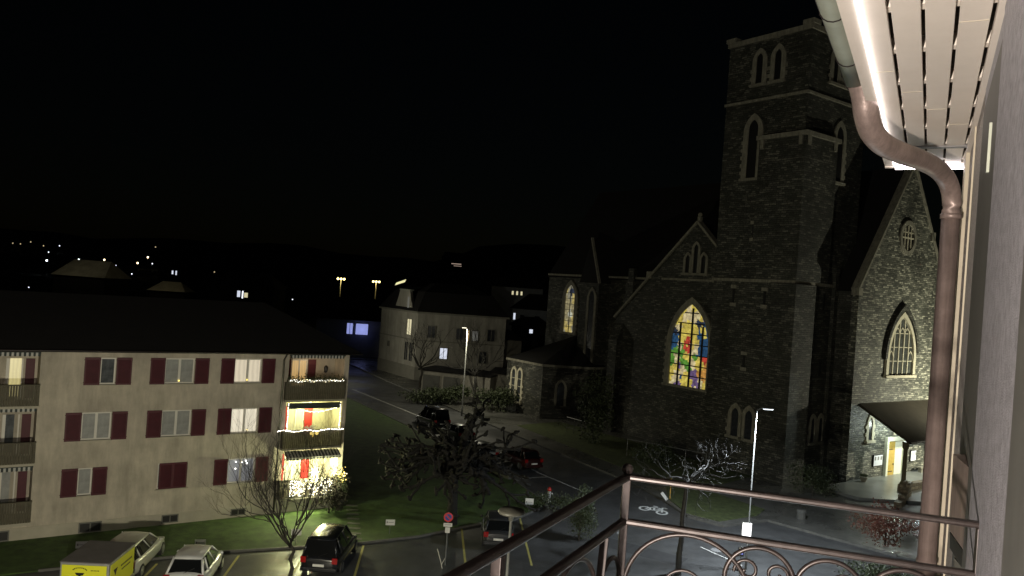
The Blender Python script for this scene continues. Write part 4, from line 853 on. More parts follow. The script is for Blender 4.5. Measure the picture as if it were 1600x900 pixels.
rr_ = MB(); a, b, c_ = ofs(1.05), ofs(.78), ofs(.35); rr_.add([(x, y, 9.75) for x, y in a] + [(x, y, 12.6) for x, y in b] + [(x, y, 13.9) for x, y in c_], [(i, (i + 1) % 4, (i + 1) % 4 + 4, i + 4) for i in range(4)] + [(i + 4, (i + 1) % 4 + 4, (i + 1) % 4 + 8, i + 8) for i in range(4)] + [(8, 9, 10, 11), (3, 2, 1, 0)])
vr = rr_.build('roof', M['rooftile'], V)
u = Vector((vl[1][0] - vl[0][0], vl[1][1] - vl[0][1])); L0 = u.length; an_ = math.atan2(u.y, u.x); mid = Vector(vl[0]) + u * .63
gm = MB().slab([(-3.4, 0), (3.2, 0), (2.6, .5), (1.9, 2.0), (1.5, 3.0), (-1.6, 3.0), (-2.0, 2.0), (-2.8, .5)], -.05, .35)
go = gm.build('roof_gable', M['villa'], V, loc=(mid.x, mid.y, 9.6), rz=an_); MB().box(1.0, 1.5, -.09, -.051, .35, 2.1).build('window', GL['tiny'], go)
MB().box(-1.7, 1.7, -.15, .5, 3.0, 3.15).build('coping', M['zinc'], go)
gd = MB().add([(-1.5, .5, 3.16), (1.5, .5, 3.16), (1.5, 4, 4.0), (-1.5, 4, 4.0)], [(0, 1, 2, 3)])
gd.build('gable_roof', M['zinc'], go)
for s, z, w_, h_, m in ((9.5, 6.3, 1.3, 2.2, GL['villa']), (9.0, 2.6, .9, 2.6, M['leadglass']), (10.5, 2.6, .9, 2.6, M['leadglass']), (3.2, 4.0, .7, .8, M['black']), (3.0, .4, .8, .9, M['black']), (8.2, .4, .9, 1.0, M['black']), (10.6, .4, .9, 1.0, M['black'])): face_win(V, vl[0], vl[1], s, z, w_, h_, m, fm=M['villa'])
for s, z, w_, h_, m in ((3.9, 3.3, 1.0, 1.5, GL['cold']), (6.0, 6.2, .9, 1.5, M['leadglass']), (8.2, 6.1, .8, 1.4, GL['tiny']), (7.2, 6.1, .3, 1.5, GL['amber']), (2.0, 6.2, 1.0, 1.6, M['leadglass']), (10.5, 6.2, 1, 1.6, M['leadglass']), (9.5, 3.0, 1, 1.6, M['leadglass'])): face_win(V, vl[1], vl[2], s, z, w_, h_, m, fm=M['villab'])
MB().box(3.1, 4.1, 4.6, 5.5, 9.9, 11.6).build('chimney', M['render'], V); MB().box(8.6, 10.6, 3.4, 5.5, 9.8, 11.2).build('dormer', M['villab'], V)
t = thing('roof_glow_sheet', 'slanting glowing sheet standing in for the lit metal ridge above the villa gable', 'lit roof piece', ray(625, 443, 126), R(-30)); 
MB().add([(-1.0, 0, -.35), (.95, 0, .28), (.95, .3, .75), (-1.0, .3, .1)], [(0, 1, 2, 3)]).build('pane', emit('roof_glow', (1, .95, .5), .9, False), t); MB().tube([(0, .2, -.4), (0, .2, -1.6)], .06, 6).build('support', M['darkmetal'], t)  # emissive sheet stands in for light falling on the metal ridge
# garages
G1 = thing('garage', 'low pale garage row with two grey doors below the villa', 'garage', (-10.9, 100, 0), R(-18)); MB().box(0, 9.5, 0, 5, 0, 2.8).build('wall', M['villa'], G1); MB().box(-.2, 9.7, -.2, 5.2, 2.8, 3.0).build('roof', M['rooftile'], G1)
for x in (.5, 3.3): d = MB().box(x, x + 2.3, -.06, -.005, .05, 2.3)
for x in (.5, 3.3):
    d = MB().box(x, x + 2.3, -.06, -.005, .05, 2.3)
    for i in range(6): d.box(x + .1, x + 2.2, -.075, -.06, .2 + i * .34, .45 + i * .34)
    d.build('door', M['dpanel'], G1)
G2 = thing('garage', 'grey flat roofed shed between the garages and the church annex', 'shed', (1.0, 99, 0), R(-6)); MB().box(-2.8, 2.2, 0, 5, 0, 3.1).build('wall', M['villab'], G2); MB().box(-3, 2.4, -.4, 5.2, 3.1, 3.4).build('roof', M['rooftile'], G2)
# house with blue windows
B = thing('bungalow', 'low dark house with blue glowing windows left of the villa', 'house', (-29.8, 138.5, 0), R(8)); MB().box(-4, 12, 0, 9, 0, 6.4).build('wall', M['palehouse'], B)
MB().add([(-5, -.8, 6.4), (13, -.8, 6.4), (13, 9.8, 6.4), (-5, 9.8, 6.4), (-5, 4.5, 10.2), (13, 4.5, 10.2)], [(0, 1, 5, 4), (1, 2, 5), (2, 3, 4, 5), (3, 0, 4), (3, 2, 1, 0)]).build('roof', M['rooftile'], B)
for x, w_, m in ((1.8, 1.0, GL['blue']), (3.9, 2.1, GL['blue']), (8.0, .7, GL['blue'])): face_win(B, (0, 0), (10, 0), x, 3.9, w_, 1.9, m, fm=M['palehouse'], bars=x < 3)
point(B, (3.9, -1.0, 4.8), 12, (.3, .35, 1), .3)
# house at the right behind the church
def simple_house(label, X, Y, z0, wd, dp, hw, hr, rot, wm, rm, wl, name='house', zb=0):
    t = thing(name, label, 'house', (X, Y, zb), R(rot)); MB().box(-wd / 2, wd / 2, 0, dp, z0 - 1, hw).build('wall', wm, t)
    MB().add([(-wd / 2 - .5, -.6, hw), (wd / 2 + .5, -.6, hw), (wd / 2 + .5, dp + .6, hw), (-wd / 2 - .5, dp + .6, hw), (-wd / 2 + 2, dp / 2, hr), (wd / 2 - 2, dp / 2, hr)], [(0, 1, 5, 4), (1, 2, 5), (2, 3, 4, 5), (3, 0, 4), (3, 2, 1, 0)]).build('roof', rm, t)
    for x, z, w_, h_, m in wl: face_win(t, (0, 0), (10, 0), x, z, w_, h_, m, fm=wm, bars=False)
    return t
simple_house('pale grey house with dark windows behind the church choir', 4.5, 170, 0, 9, 8, 9.6, 13, -25, M['palehouse'], M['rooftile'], ((-2, 7, 1, 1.3, M['black']), (1.5, 7, 1.2, 1.3, M['black']), (-3.9, 7.2, .5, 1.4, GL['cold'])))
p = ray(808, 458, 215); simple_house('house with three small white lit windows above the grey house', p[0], 215, 0, 14, 8, 14.2, 17, 0, M['palehouse'], M['rooftile'], ((-1.2, 12.2, .5, 1.0, GL['villa']), (0, 12.2, .5, 1.0, GL['villa']), (1.2, 12.2, .5, 1.0, GL['villa'])))
p = ray(122, 452, 200); th = simple_house('far low house with a pale roof slope catching lamplight', p[0], 200, 0, 15, 9, 9.2, 13.4, -12, M['rooftile'], M['paleroof'], ()); point(th, (0, -9, 17), 260, (1, .9, .6), .4, name='added_roof_light')  # bare point light added in mid-air to brighten this roof slope
p = ray(260, 460, 200); th = simple_house('small far house with a pale brown hipped roof', p[0], 200, 0, 8.5, 7, 7.0, 9.4, 5, M['rooftile'], M['paleroof'], ()); point(th, (0, -7, 13), 130, (1, .85, .5), .4, name='added_roof_light')  # added point light without a lamp body, brightens this roof
p = ray(270, 441, 260); simple_house('distant house with a pair of small cold lit windows', p[0], 260, 0, 10, 8, 13.5, 16, 0, M['rooftile'], M['rooftile'], ((-.3, 10.2, .6, 1.2, GL['cold']), (.9, 10.0, .5, 1.4, GL['cold'])), zb=.4)
p = ray(377, 461, 150); simple_house('dark house with one white and one greenish lit window', p[0], 150, 0, 12, 8, 10.6, 13.5, 0, M['rooftile'], M['rooftile'], ((-.5, 8.6, .6, 1.2, GL['cold']), (.25, 8.4, .25, 1.4, emit('hotwin', (.9, .95, 1), 2, False)), (.9, 8.6, .7, .9, GL['villa'])))
p = ray(713, 413, 800); tt = simple_house('long distant building with two faint rows of pink lights', p[0], 800, 0, 30, 12, p[2] - hz(p[0], 800) + 6, p[2] - hz(p[0], 800) + 12, 0, M['rooftile'], M['rooftile'], ((0, p[2] - hz(p[0], 800), 10, .8, emit('pinkrow', (1, .75, .6), .35, False)), (1.5, p[2] - hz(p[0], 800) - 2, 8, .7, emit('pinkrow2', (1, .75, .6), .25, False))), zb=hz(p[0], 800))
p = ray(830, 514, 140); simple_house('dark low house with one tiny white lit window beside the church', p[0], 140, 0, 7, 6, 7.4, 9, 0, M['rooftile'], M['rooftile'], ((0, 6.2, .6, .7, GL['cold']),))
p = ray(772, 538, 118); simple_house('brick outhouse with two dim amber windows beside the villa', p[0] + .6, 118, 0, 7, 5, 6.2, 7.6, 0, M['villab'], M['rooftile'], ((-1.0, 4.4, .8, 1.2, GL['amber']), (-.7, 5.3, .5, .5, GL['tiny'])))

# ---------------------------------------------------------------- vehicles
def car(name, label, cat, x, y, rz, paint, L=4.2, W_=1.78, Hh=1.48, kind='hatch', group=None):
    """faces +y locally, origin at the middle of the wheelbase on the ground"""
    t = thing(name, label, cat, (x, y, .01), rz, group); hl = L / 2
    # stations from rear (-) to front: y, half width, bottom, beltline
    st = [(-hl, .70, .42, .82), (-hl + .06, .80, .30, .98), (-hl + .5, .87, .24, 1.0), (-hl * .5, .89, .22, .97), (0, .89, .22, .94), (hl * .42, .89, .22, .92), (hl * .66, .87, .23, .84), (hl - .35, .82, .25, .74), (hl - .06, .70, .30, .62), (hl, .55, .38, .52)]
    k = W_ / 1.78; v = []; f = []; m = 11
    for (yy, hw, zb, zt) in st:
        hw *= k; sec = [(-hw * .86, zb), (-hw * .98, zb + .12), (-hw, zb + (zt - zb) * .5), (-hw * .985, zt - .1), (-hw * .93, zt), (0, zt + .05), (hw * .93, zt), (hw * .985, zt - .1), (hw, zb + (zt - zb) * .5), (hw * .98, zb + .12), (hw * .86, zb)]
        v += [(a, yy, b) for a, b in sec]
    ns = len(st)
    for i in range(ns - 1):
        for j in range(m - 1): f.append((i * m + j, (i + 1) * m + j, (i + 1) * m + j + 1, i * m + j + 1))
        f.append((i * m + m - 1, (i + 1) * m + m - 1, (i + 1) * m, i * m))
    f += [tuple(range(m)), tuple(range((ns - 1) * m, ns * m))[::-1]]
    bo = MB().add(v, f).build('body', paint, t, smooth=True); sd = bo.modifiers.new('s', 'SUBSURF'); sd.levels = sd.render_levels = 1
    # greenhouse
    rb = -hl + (.22 if kind != 'sedan' else .75); rt = -hl + (.62 if kind != 'sedan' else 1.25); 
    if kind == 'van': rb, rt = -hl + .1, -hl + .28
    fb, ft = hl * .52, hl * .14
    def gsec(yb, yt, z0, z1, w0, w1): return yb, yt, z0, z1, w0, w1
    wb_, wt = .80 * k, .60 * k; z0 = .93; z1 = Hh - .05
    ys_b = [rb, rb + (fb - rb) * .33, rb + (fb - rb) * .66, fb]; ys_t = [rt, rt + (ft - rt) * .33, rt + (ft - rt) * .66, ft]
    g = MB(); v = []
    for i in range(4):
        bz = z0 + (0.02 if i in (1, 2) else 0); tz = z1 - (.03 if i in (0, 3) else 0); nr = .9 if i in (0, 3) else 1
        v += [(-wb_ * nr, ys_b[i], bz), (-wt * nr * 1.03, ys_t[i], tz), (wt * nr * 1.03, ys_t[i], tz), (wb_ * nr, ys_b[i], bz)]
    f = []
    for i in range(3):
        for j in range(3): f.append((i * 4 + j, i * 4 + 4 + j, i * 4 + 5 + j, i * 4 + 1 + j))
    f += [(0, 1, 2, 3), (15, 14, 13, 12), (0, 3, 15, 12)]
    g.add(v, f).build('windows', M['carglass'], t)
    ro = MB(); rr = []
    n = 7
    for i in range(n):
        q = i / (n - 1); yy = rt - .03 + (ft - rt + .06) * q; zz = z1 + .01 + .055 * math.sin(math.pi * min(1, q * .9 + .12)); ww = wt * 1.05 * (1 - .09 * (2 * q - 1) ** 2)
        rr += [(-ww, yy, zz - .035), (-ww * .9, yy, zz), (0, yy, zz + .03), (ww * .9, yy, zz), (ww, yy, zz - .035)]
    f = [(i * 5 + j, (i + 1) * 5 + j, (i + 1) * 5 + j + 1, i * 5 + j + 1) for i in range(n - 1) for j in range(4)] + [(i * 5, (i + 1) * 5, (i + 1) * 5 + 4, i * 5 + 4) for i in range(n - 1)]
    f += [(0, 1, 2, 3, 4), tuple(range((n - 1) * 5, n * 5))[::-1]]
    ro.add(rr, f)
    for s in (-1, 1):     # pillars
        for (yb, yt, wdt) in ((ys_b[0] + .02, ys_t[0] + .02, .09), (ys_b[0] * .35 + ys_b[1] * .65, ys_t[0] * .6 + ys_t[1] * .4, .05), (ys_b[2] * .8 + ys_b[1] * .2, ys_t[2] * .7 + ys_t[1] * .3, .035), (ys_b[3] - .02, ys_t[3] - .02, .045)):
            nr = .92 if yb in (ys_b[0] + .02, ys_b[3] - .02) else 1.0; ro.tube([(s * wb_ * nr * 1.0, yb, z0 - .02), (s * wt * nr * 1.05, yt, z1)], wdt / 2 + .012, 6)
    ro.build('roof', paint, t, smooth=True)
    for s in (-1, 1):
        MB().ball((s * (wb_ + .13), ys_b[3] - .35, 1.0), .085, 8).build('mirror', paint, t, smooth=True)
        MB().box(s * .68 * k - .13, s * .68 * k + .13, -hl - .012, -hl + .10, .70, .98).build('tail_light', M['taillight'], t, bevel=.03)
        MB().box(s * .55 * k - .15, s * .55 * k + .15, hl - .12, hl + .02, .50, .64).build('headlight', M['lampglass'], t, bevel=.03)
        for yy in (-hl * .62, hl * .64):
            wh = MB(); n = 18; x0 = s * .70 * k; x1 = s * .89 * k; prof = [(.22, x0), (.31, x0), (.325, (x0 + x1) / 2), (.31, x1), (.21, x1)]
            vv = [(px_, yy + r2 * math.cos(2 * math.pi * q / n), .325 + r2 * math.sin(2 * math.pi * q / n)) for r2, px_ in prof for q in range(n)]
            ff = [(i * n + q, i * n + (q + 1) % n, (i + 1) * n + (q + 1) % n, (i + 1) * n + q) for i in range(4) for q in range(n)] + [tuple(range(n)), tuple(range(4 * n, 5 * n))]
            w_ = wh.add(vv, ff).build('wheel', M['rubber'], t, smooth=False); hub = MB(); xh = x1 + s * .006
            hub.add([(xh, yy + .205 * math.cos(2 * math.pi * q / n), .325 + .205 * math.sin(2 * math.pi * q / n)) for q in range(n)] + [(xh + s * .02, yy, .325)], [(q, (q + 1) % n, n) for q in range(n)]); hub.build('rim', M['rim'], w_)
    MB().box(-.26, .26, -hl - .035, -hl + .02, .56, .67).build('number_plate', M['plate'], t)
    MB().box(-.8 * k, .8 * k, -hl - .03, -hl + .2, .30, .50).build('bumper', paint, t, bevel=.05)
    MB().tube([(-.05, rb - .03, .99), (.35, (rb + rt) / 2 - .05, 1.15)], .012, 4).build('rear_wiper', M['black'], t)
    return t
car('parked_car', 'white hatchback parked alone beside the yellow bay lines, seen from behind', 'car', -13.2, 35.1, R(8), M['carwhite'], 4.15, 1.8, 1.5)
car('parked_car', 'white car parked behind the trailer with yellow signs', 'car', -16.55, 36.2, R(7), mat('car_cream', (.5, .5, .46), .3, coat=.8), 4.6, 1.85, 1.5, 'van')
car('parked_car', 'black car parked between yellow lines beneath the bare tree', 'car', -7.95, 38.6, R(-1), M['carblack'], 4.7, 1.9, 1.75, 'van')
car('parked_car', 'dark grey car parked behind the dish lamp, pale bumper towards us', 'car', .15, 43.9, R(2), M['cargrey'], 4.2, 1.75, 1.5)
car('parked_car', 'dark red car parked at the roadside with its tail light showing', 'car', 1.6, 62.4, R(30), M['carred'], 4.3, 1.8, 1.5)
car('parked_car', 'black van parked furthest up the road behind the pollarded tree', 'van', -6.9, 77.0, R(30), M['carblack'], 4.9, 1.9, 1.95, 'van')
car('parked_car', 'silver car parked by the road between the black van and the red car', 'car', -4.1, 71.3, R(30), M['cargrey'], 4.3, 1.8, 1.45)
car('parked_car', 'white car half hidden by the pollarded tree at the lawn edge', 'car', -1.9, 63.6, R(30), mat('car_pale', (.3, .32, .33), .3, coat=.8), 4.3, 1.8, 1.5)
# box trailer with yellow signs
T = thing('box_trailer', 'grey box trailer with bright yellow advertising panels', 'trailer', (-16.05, 32.2, 0), R(4))
tb = MB().box(-.93, .93, -1.3, 1.2, .5, 2.03).build('box', M['galvl'], T, bevel=.02); MB().box(-.95, .95, -1.32, 1.22, 2.03, 2.07).build('roof', M['tarp'], T)
pn = MB().box(-.85, .85, -1.325, -1.305, .8, 1.95).build('rear_sign', M['yellow'], T); ps = MB().box(.935, .95, -1.15, 1.12, .8, 1.93).build('side_sign', M['yellow'], T)
em = MB(); em.add([(-.34, -1.33, 1.66), (.02, -1.33, 1.66), (-.04, -1.33, 1.56), (-.12, -1.33, 1.54), (-.12, -1.33, 1.4), (-.2, -1.33, 1.4), (-.2, -1.33, 1.54), (-.28, -1.33, 1.56)], [tuple(range(8))])
for i in range(9):
    a = math.pi * (.18 + .64 * i / 8); cx_, cz_ = -.16 + .3 * math.cos(a), 1.66 + .17 * math.sin(a); em.add([(cx_ - .02, -1.33, cz_), (cx_ + .02, -1.33, cz_), (cx_ + .02, -1.33, cz_ + .05), (cx_ - .02, -1.33, cz_ + .05)], [(0, 1, 2, 3)])
for i in range(6): em.box(.26 + i * .055, .26 + i * .055 + .035, -1.331, -1.329, 1.74, 1.78)
for i in range(9): em.box(-.4 + i * .11, -.4 + i * .11 + .07, -1.331, -1.329, 1.08, 1.2)
em.build('lettering', M['black'], pn)
es_ = MB(); es_.add([(0.953, -.9, 1.66), (0.953, -.5, 1.66), (0.953, -.62, 1.5), (0.953, -.66, 1.4), (0.953, -.74, 1.4), (0.953, -.78, 1.5)], [tuple(range(6))])
for i in range(9): es_.box(0.952, 0.954, -.2 + i * .125, -.2 + i * .125 + .09, 1.55, 1.63)
for i in range(7): es_.box(0.952, 0.954, -.1 + i * .125, -.1 + i * .125 + .09, 1.38, 1.45)
es_.build('lettering', M['black'], ps)
for s in (-1, 1): MB().tube([(s * .8, .1, .33), (s * 1.0, .1, .33)], .33, 16).build('wheel', M['rubber'], T)
MB().bar((0, 1.5, .5), (0, 2.8, .45), .1, .1).build('drawbar', M['galv'], T)

# ---------------------------------------------------------------- signs and street furniture
t = thing('no_parking_sign', 'round blue and red no parking sign on a post at the lawn edge', 'traffic sign', (-2.35, 39.2, 0), R(4))
MB().tube([(0, 0, 0), (0, 0, 2.65)], .03, 8).build('post', M['galv'], t)
def disc(r0, r1, y, z, n=28):
    m = MB(); v = [(r_ * math.cos(2 * math.pi * q / n), y, z + r_ * math.sin(2 * math.pi * q / n)) for r_ in (r0, r1) for q in range(n)]
    return m.add(v, [(q, (q + 1) % n, n + (q + 1) % n, n + q) for q in range(n)])
MB().tube([(0, -.035, 2.4), (0, -.05, 2.4)], .235, 28).build('sign_disc', M['signblue'], t); disc(.235, .165, -.054, 2.4).build('red_ring', M['signred'], t)
MB().bar((-.13, -.056, 2.53), (.13, -.056, 2.27), .006, .055).build('red_slash', M['signred'], t)
pl = MB().box(-.22, .22, -.05, -.035, 1.93, 2.11).build('plate', M['plate'], t); q = MB()
for i in range(6): q.box(-.16 + i * .055, -.16 + i * .055 + .035, -.053, -.051, 2.0, 2.05)
q.build('lettering', M['grey'], pl); MB().box(-.12, .12, -.05, -.035, 1.62, 1.90).build('plate', M['plate'], t)
t = thing('broken_twig', 'pale forked twig standing at the foot of the sign post', 'twig', (-2.55, 38.7, 0)); MB().tube([(.1, 0, 0), (.02, 0, .3), (-.2, 0, .95)], .02, 5).tube([(.06, 0, .2), (.2, 0, .5)], .016, 5).build('branch', mat('twig', (.6, .58, .5), .7), t)
def small_sign(x, y, h, rz, lb, w_=.5, hh=.26, m='plate'):
    t = thing('parking_plate', lb, 'sign', (x, y, .05), R(rz)); MB().tube([(0, 0, 0), (0, 0, h)], .018, 6).build('post', M['galv'], t); f = MB().box(-w_ / 2, w_ / 2, -.03, -.015, h - .05, h + hh).build('panel', M[m], t)
    MB().box(-w_ / 2 + .05, -w_ / 2 + .12, -.033, -.031, h + .06, h + .16).box(-.1, .18, -.033, -.031, h + .09, h + .12).build('lettering', M['grey'], f)
small_sign(-5.75, 43.2, .55, 10, 'small white plate on a stake in the middle of the lit lawn'); small_sign(-14.1, 37.9, .55, 15, 'small white plate behind the white hatchback'); small_sign(-19.0, 36.4, .6, 20, 'small pale plate on the lawn behind the trailer roof')
small_sign(2.05, 49.5, .5, 0, 'bright white plate at the tip of the lawn by the dish lamp', .52, .34)
small_sign(-10.2, 40.6, .5, 12, 'small white plate behind the twigs of the bare tree', .5, .26)
t = thing('hydrant', 'white hydrant with a red cap at the road edge', 'hydrant', (3.4, 51.9, .08)); MB().lathe([(.16, 0), (.13, .1), (.11, .15), (.11, .72), (.14, .75)], 12).build('barrel', M['plate'], t, smooth=True); MB().lathe([(.15, .75), (.15, .85), (.09, .98), (.02, 1.0)], 12).build('cap', M['hydred'], t, smooth=True)
MB().tube([(.1, -.02, .6), (.25, -.05, .58)], .05, 8).build('outlet', M['plate'], t); 
t = thing('marker_post', 'thin pale stake left of the hydrant', 'post', (3.0, 52.0, .08)); MB().tube([(0, 0, 0), (0, 0, .5)], .03, 6).build('stake', M['plate'], t)
t = thing('marker_post', 'orange yellow marker rod at the left end of the grass verge', 'post', (12.0, 54.8, .1)); MB().tube([(0, 0, 0), (0, 0, 1.45)], .035, 6).build('rod', mat('orange', (.6, .35, .08), .5), t)
t = thing('reflector_board', 'leaning white reflector board beside the orange marker rod', 'marker', (11.6, 54.3, .1), R(-10)); MB().bar((-.3, 0, .55), (.1, 0, .1), .1, .2).build('board', M['plate'], t)
t = thing('low_wall', 'pale concrete slab edging the lawn near the red car', 'wall', (.1, 58.6, .07), R(-55)); MB().box(-1.4, 1.4, -.22, .22, 0, .42).build('slab', M['kerb'], t)
# handrails by the church
for (x, y, rz, ln, lb) in ((11.0, 68.6, -36, 7.2, 'long dark handrail in front of the transept'), (6.4, 78.3, -55, 4.6, 'short handrail beside the bicycle and evergreen')):
    t = thing('handrail', lb, 'handrail', (x, y, .1), R(rz)); MB().tube([(0, 0, 1.5), (ln, 0, 1.5)], .035, 6).build('rail', M['galv'], t); n = 5
    for i in range(n): MB().tube([(ln * i / (n - 1), 0, 0), (ln * i / (n - 1), 0, 1.5)], .025, 6).build('post', M['galv'], t)
    MB().tube([(0, 0, .5), (ln, 0, .5)], .02, 6).build('lower_rail', M['darkmetal'], t)
t = thing('bicycle', 'pale bicycle parked beside the evergreen at the church', 'bicycle', (6.1, 80.6, .1), R(-20))
for x in (-.52, .52):
    n = 20; w_ = MB().tube([(x + .33 * math.cos(2 * math.pi * q / n), 0, .35 + .33 * math.sin(2 * math.pi * q / n)) for q in range(n + 1)], .022, 5, False); wo = w_.build('wheel', M['galv'], t)
    sp2 = MB()
    for q in range(6): a = math.pi * q / 6; sp2.tube([(x - .32 * math.cos(a), 0, .35 - .32 * math.sin(a)), (x + .32 * math.cos(a), 0, .35 + .32 * math.sin(a))], .004, 3)
    sp2.build('spokes', M['galv'], wo)
MB().tube([(-.52, 0, .35), (-.15, 0, .85), (.38, 0, .85), (.52, 0, .35)], .018, 6).tube([(-.52, 0, .35), (0, 0, .33), (.38, 0, .85)], .018, 6).tube([(0, 0, .33), (-.18, 0, .95)], .018, 6).build('frame', M['galv'], t)
MB().box(-.3, -.06, -.06, .06, .95, 1.0).build('saddle', M['black'], t, bevel=.02); MB().tube([(.38, 0, .85), (.34, 0, 1.05), (.34, -.25, 1.08)], .014, 6).tube([(.34, 0, 1.05), (.34, .25, 1.08)], .014, 6).build('handlebar', M['black'], t)
t = thing('bollard', 'dark knee high bollard at the edge of the forecourt', 'bollard', (20.2, 52.2, .1)); MB().lathe([(.3, 0), (.3, .5), (.22, .6)], 12).build('post', M['kerb'], t)

# ---------------------------------------------------------------- our own house: wall, eaves, gutter, pipe
A28 = R(28); D = Vector((math.sin(A28), math.cos(A28), 0)); Nn = Vector((math.cos(A28), -math.sin(A28), 0))
# local frame: x = away from the street side (into the wall), y = along the wall
HS = thing('plastered_house', 'plastered house at the right edge with pale board eaves above', 'house', (0, 0, 0), -A28)
ZS = 14.66
# wall body with its stucco face at x=.10
ZB = 6.64
MB().box(.10, .5, 2.54, 3.74, ZB, ZS + .05).build('wall', M['stucco'], HS)
MB().box(.099, .5, -1.2, 2.539, ZB, ZS + .05).build('wall', M['panel'], HS)
MB().box(.085, .0995, 3.50, 3.70, ZB, ZS).build('corner_board', M['cream'], HS)
MB().box(.094, .0995, 3.03, 3.06, ZB, ZS).build('seam_strip', M['cream'], HS)
MB().box(.094, .0985, 1.00, 1.83, 12.5, ZS - .03).build('wall_panel', M['panel'], HS, bevel=.001)
MB().box(.085, .0985, .5, 1.005, 12.5, ZS - .03).build('door_frame', M['dpanel'], HS)
sh = MB().box(.096, .0988, 1.835, 2.50, 13.0, ZS - .08).build('shutter', M['dpanel'], HS, bevel=.001)
MB().box(.090, .0955, 2.02, 2.035, 14.33, 14.44).build('hinge_rod', M['zinc'], sh)
# shutter catch: wedge plate with dark foot
MB().add([(.070, 2.16, 13.68), (.074, 2.15, 13.50), (.096, 2.0, 13.68), (.096, 2.0, 13.50), (.0955, 2.18, 13.68), (.0955, 2.17, 13.50)], [(0, 2, 3, 1), (0, 1, 5, 4), (0, 4, 2), (1, 3, 5), (2, 4, 5, 3)]).build('shutter_catch', M['copper'], HS)
MB().add([(.074, 2.15, 13.497), (.076, 2.15, 13.46), (.096, 2.0, 13.497), (.096, 2.0, 13.46), (.0955, 2.17, 13.497), (.0955, 2.17, 13.46)], [(0, 2, 3, 1), (0, 1, 5, 4), (0, 4, 2), (1, 3, 5), (2, 4, 5, 3)]).build('catch_foot', M['black'], HS)
MB().add([(.084, 2.08, 13.457), (.096, 2.02, 13.457), (.096, 2.12, 13.457), (.091, 2.06, 13.24), (.0955, 2.03, 13.24), (.0955, 2.07, 13.24)], [(0, 1, 4, 3), (0, 3, 5, 2), (0, 2, 1), (3, 4, 5)]).build('catch_tail', M['dpanel'], HS)
# soffit boards and battens
bx_ = [(-.178, -.1245), (-.1160, -.058), (-.0500, .008), (.0160, .076)]
for a, b in bx_: MB().box(a, b, -1.0, 3.80, ZS, ZS + .012).build('soffit_board', M['board'], HS, bevel=.0015)
MB().box(.0845, .15, -1.0, 3.80, ZS - .012, ZS + .012).build('soffit_trim', M['board'], HS, bevel=.002)
MB().box(.100, .16, -1.0, 3.80, ZS - .06, ZS - .013).build('wall_cornice', M['board'], HS, bevel=.003)
MB().box(-.18, .11, -1.0, 3.80, ZS + .045, ZS + .06).build('roof_underlay', M['wood'], HS)
bt = MB()
for i in range(16): y = -.9 + i * .31; bt.box(-.18, .11, y, y + .035, ZS + .013, ZS + .044)
bt.build('battens', M['board'], HS)
sm_ = MB()
for k_, (a, b) in enumerate(bx_):
    y = 1.3 + .23 * k_
    while y < 3.7: sm_.box(a + .001, b - .001, y, y + .002, ZS - .0008, ZS + .001); y += 1.05
sm_.build('board_joints', M['cream'], HS)
MB().box(-.215, -.18, -1.0, 3.82, ZS - .008, ZS + .10).build('fascia', M['board'], HS)
MB().box(-.215, .11, 3.82, 3.85, ZS - .012, ZS + .10).build('end_fascia', M['board'], HS)
MB().box(-.26, .6, -1.2, 3.86, ZS + .10, ZS + .16).build('roof', M['rooftile'], HS)
MB().box(-.18, .09, 3.405, 3.44, ZS - .006, ZS - .001).build('cable', M['grey'], HS)
# gutter: half round, with brackets
gm = MB(); n = 8; gx, gz, gr = -.247, ZS + .062, .031
ys = [-1.0 + .3 * i for i in range(13)]; ys[-1] = 2.68; pr_ = []
for y in ys:
    for q in range(n + 1): a = math.pi * q / n; pr_.append((gx + gr * math.cos(a), y, gz - gr * math.sin(a)))
gm.add(pr_, [(i * (n + 1) + q, i * (n + 1) + q + 1, (i + 1) * (n + 1) + q + 1, (i + 1) * (n + 1) + q) for i in range(len(ys) - 1) for q in range(n)]); gm.add([p for p in pr_[-(n + 1):]], [tuple(range(n + 1))])
go = gm.build('gutter', M['zinc'], HS, smooth=True); sd = go.modifiers.new('t', 'SOLIDIFY'); sd.thickness = .002
MB().tube([(gx - gr, -1, gz), (gx - gr, 2.68, gz)], .005, 6).build('bead', M['darkmetal'], go)
for y in (.75, 1.2, 1.62, 2.0, 2.38, 2.66):
    b = MB(); pts = [(gx + (gr + .002) * math.cos(math.pi * q / 8), y, gz - (gr + .002) * math.sin(math.pi * q / 8)) for q in range(9)]; b.tube(pts, .0022, 4).build('bracket', M['darkmetal'], go)
# downpipe with swan neck
def hs(x, y, z): return (x, y, z)
path = [(-.232, 2.64, ZS + .05), (-.222, 2.66, 14.675), (-.216, 2.68, 14.623), (-.202, 2.72, 14.577), (-.171, 2.8, 14.549), (-.124, 2.92, 14.545), (-.059, 3.1, 14.55), (-.006, 3.28, 14.549), (.031, 3.38, 14.517), (.048, 3.43, 14.461), (.048, 3.43, 14.387)]
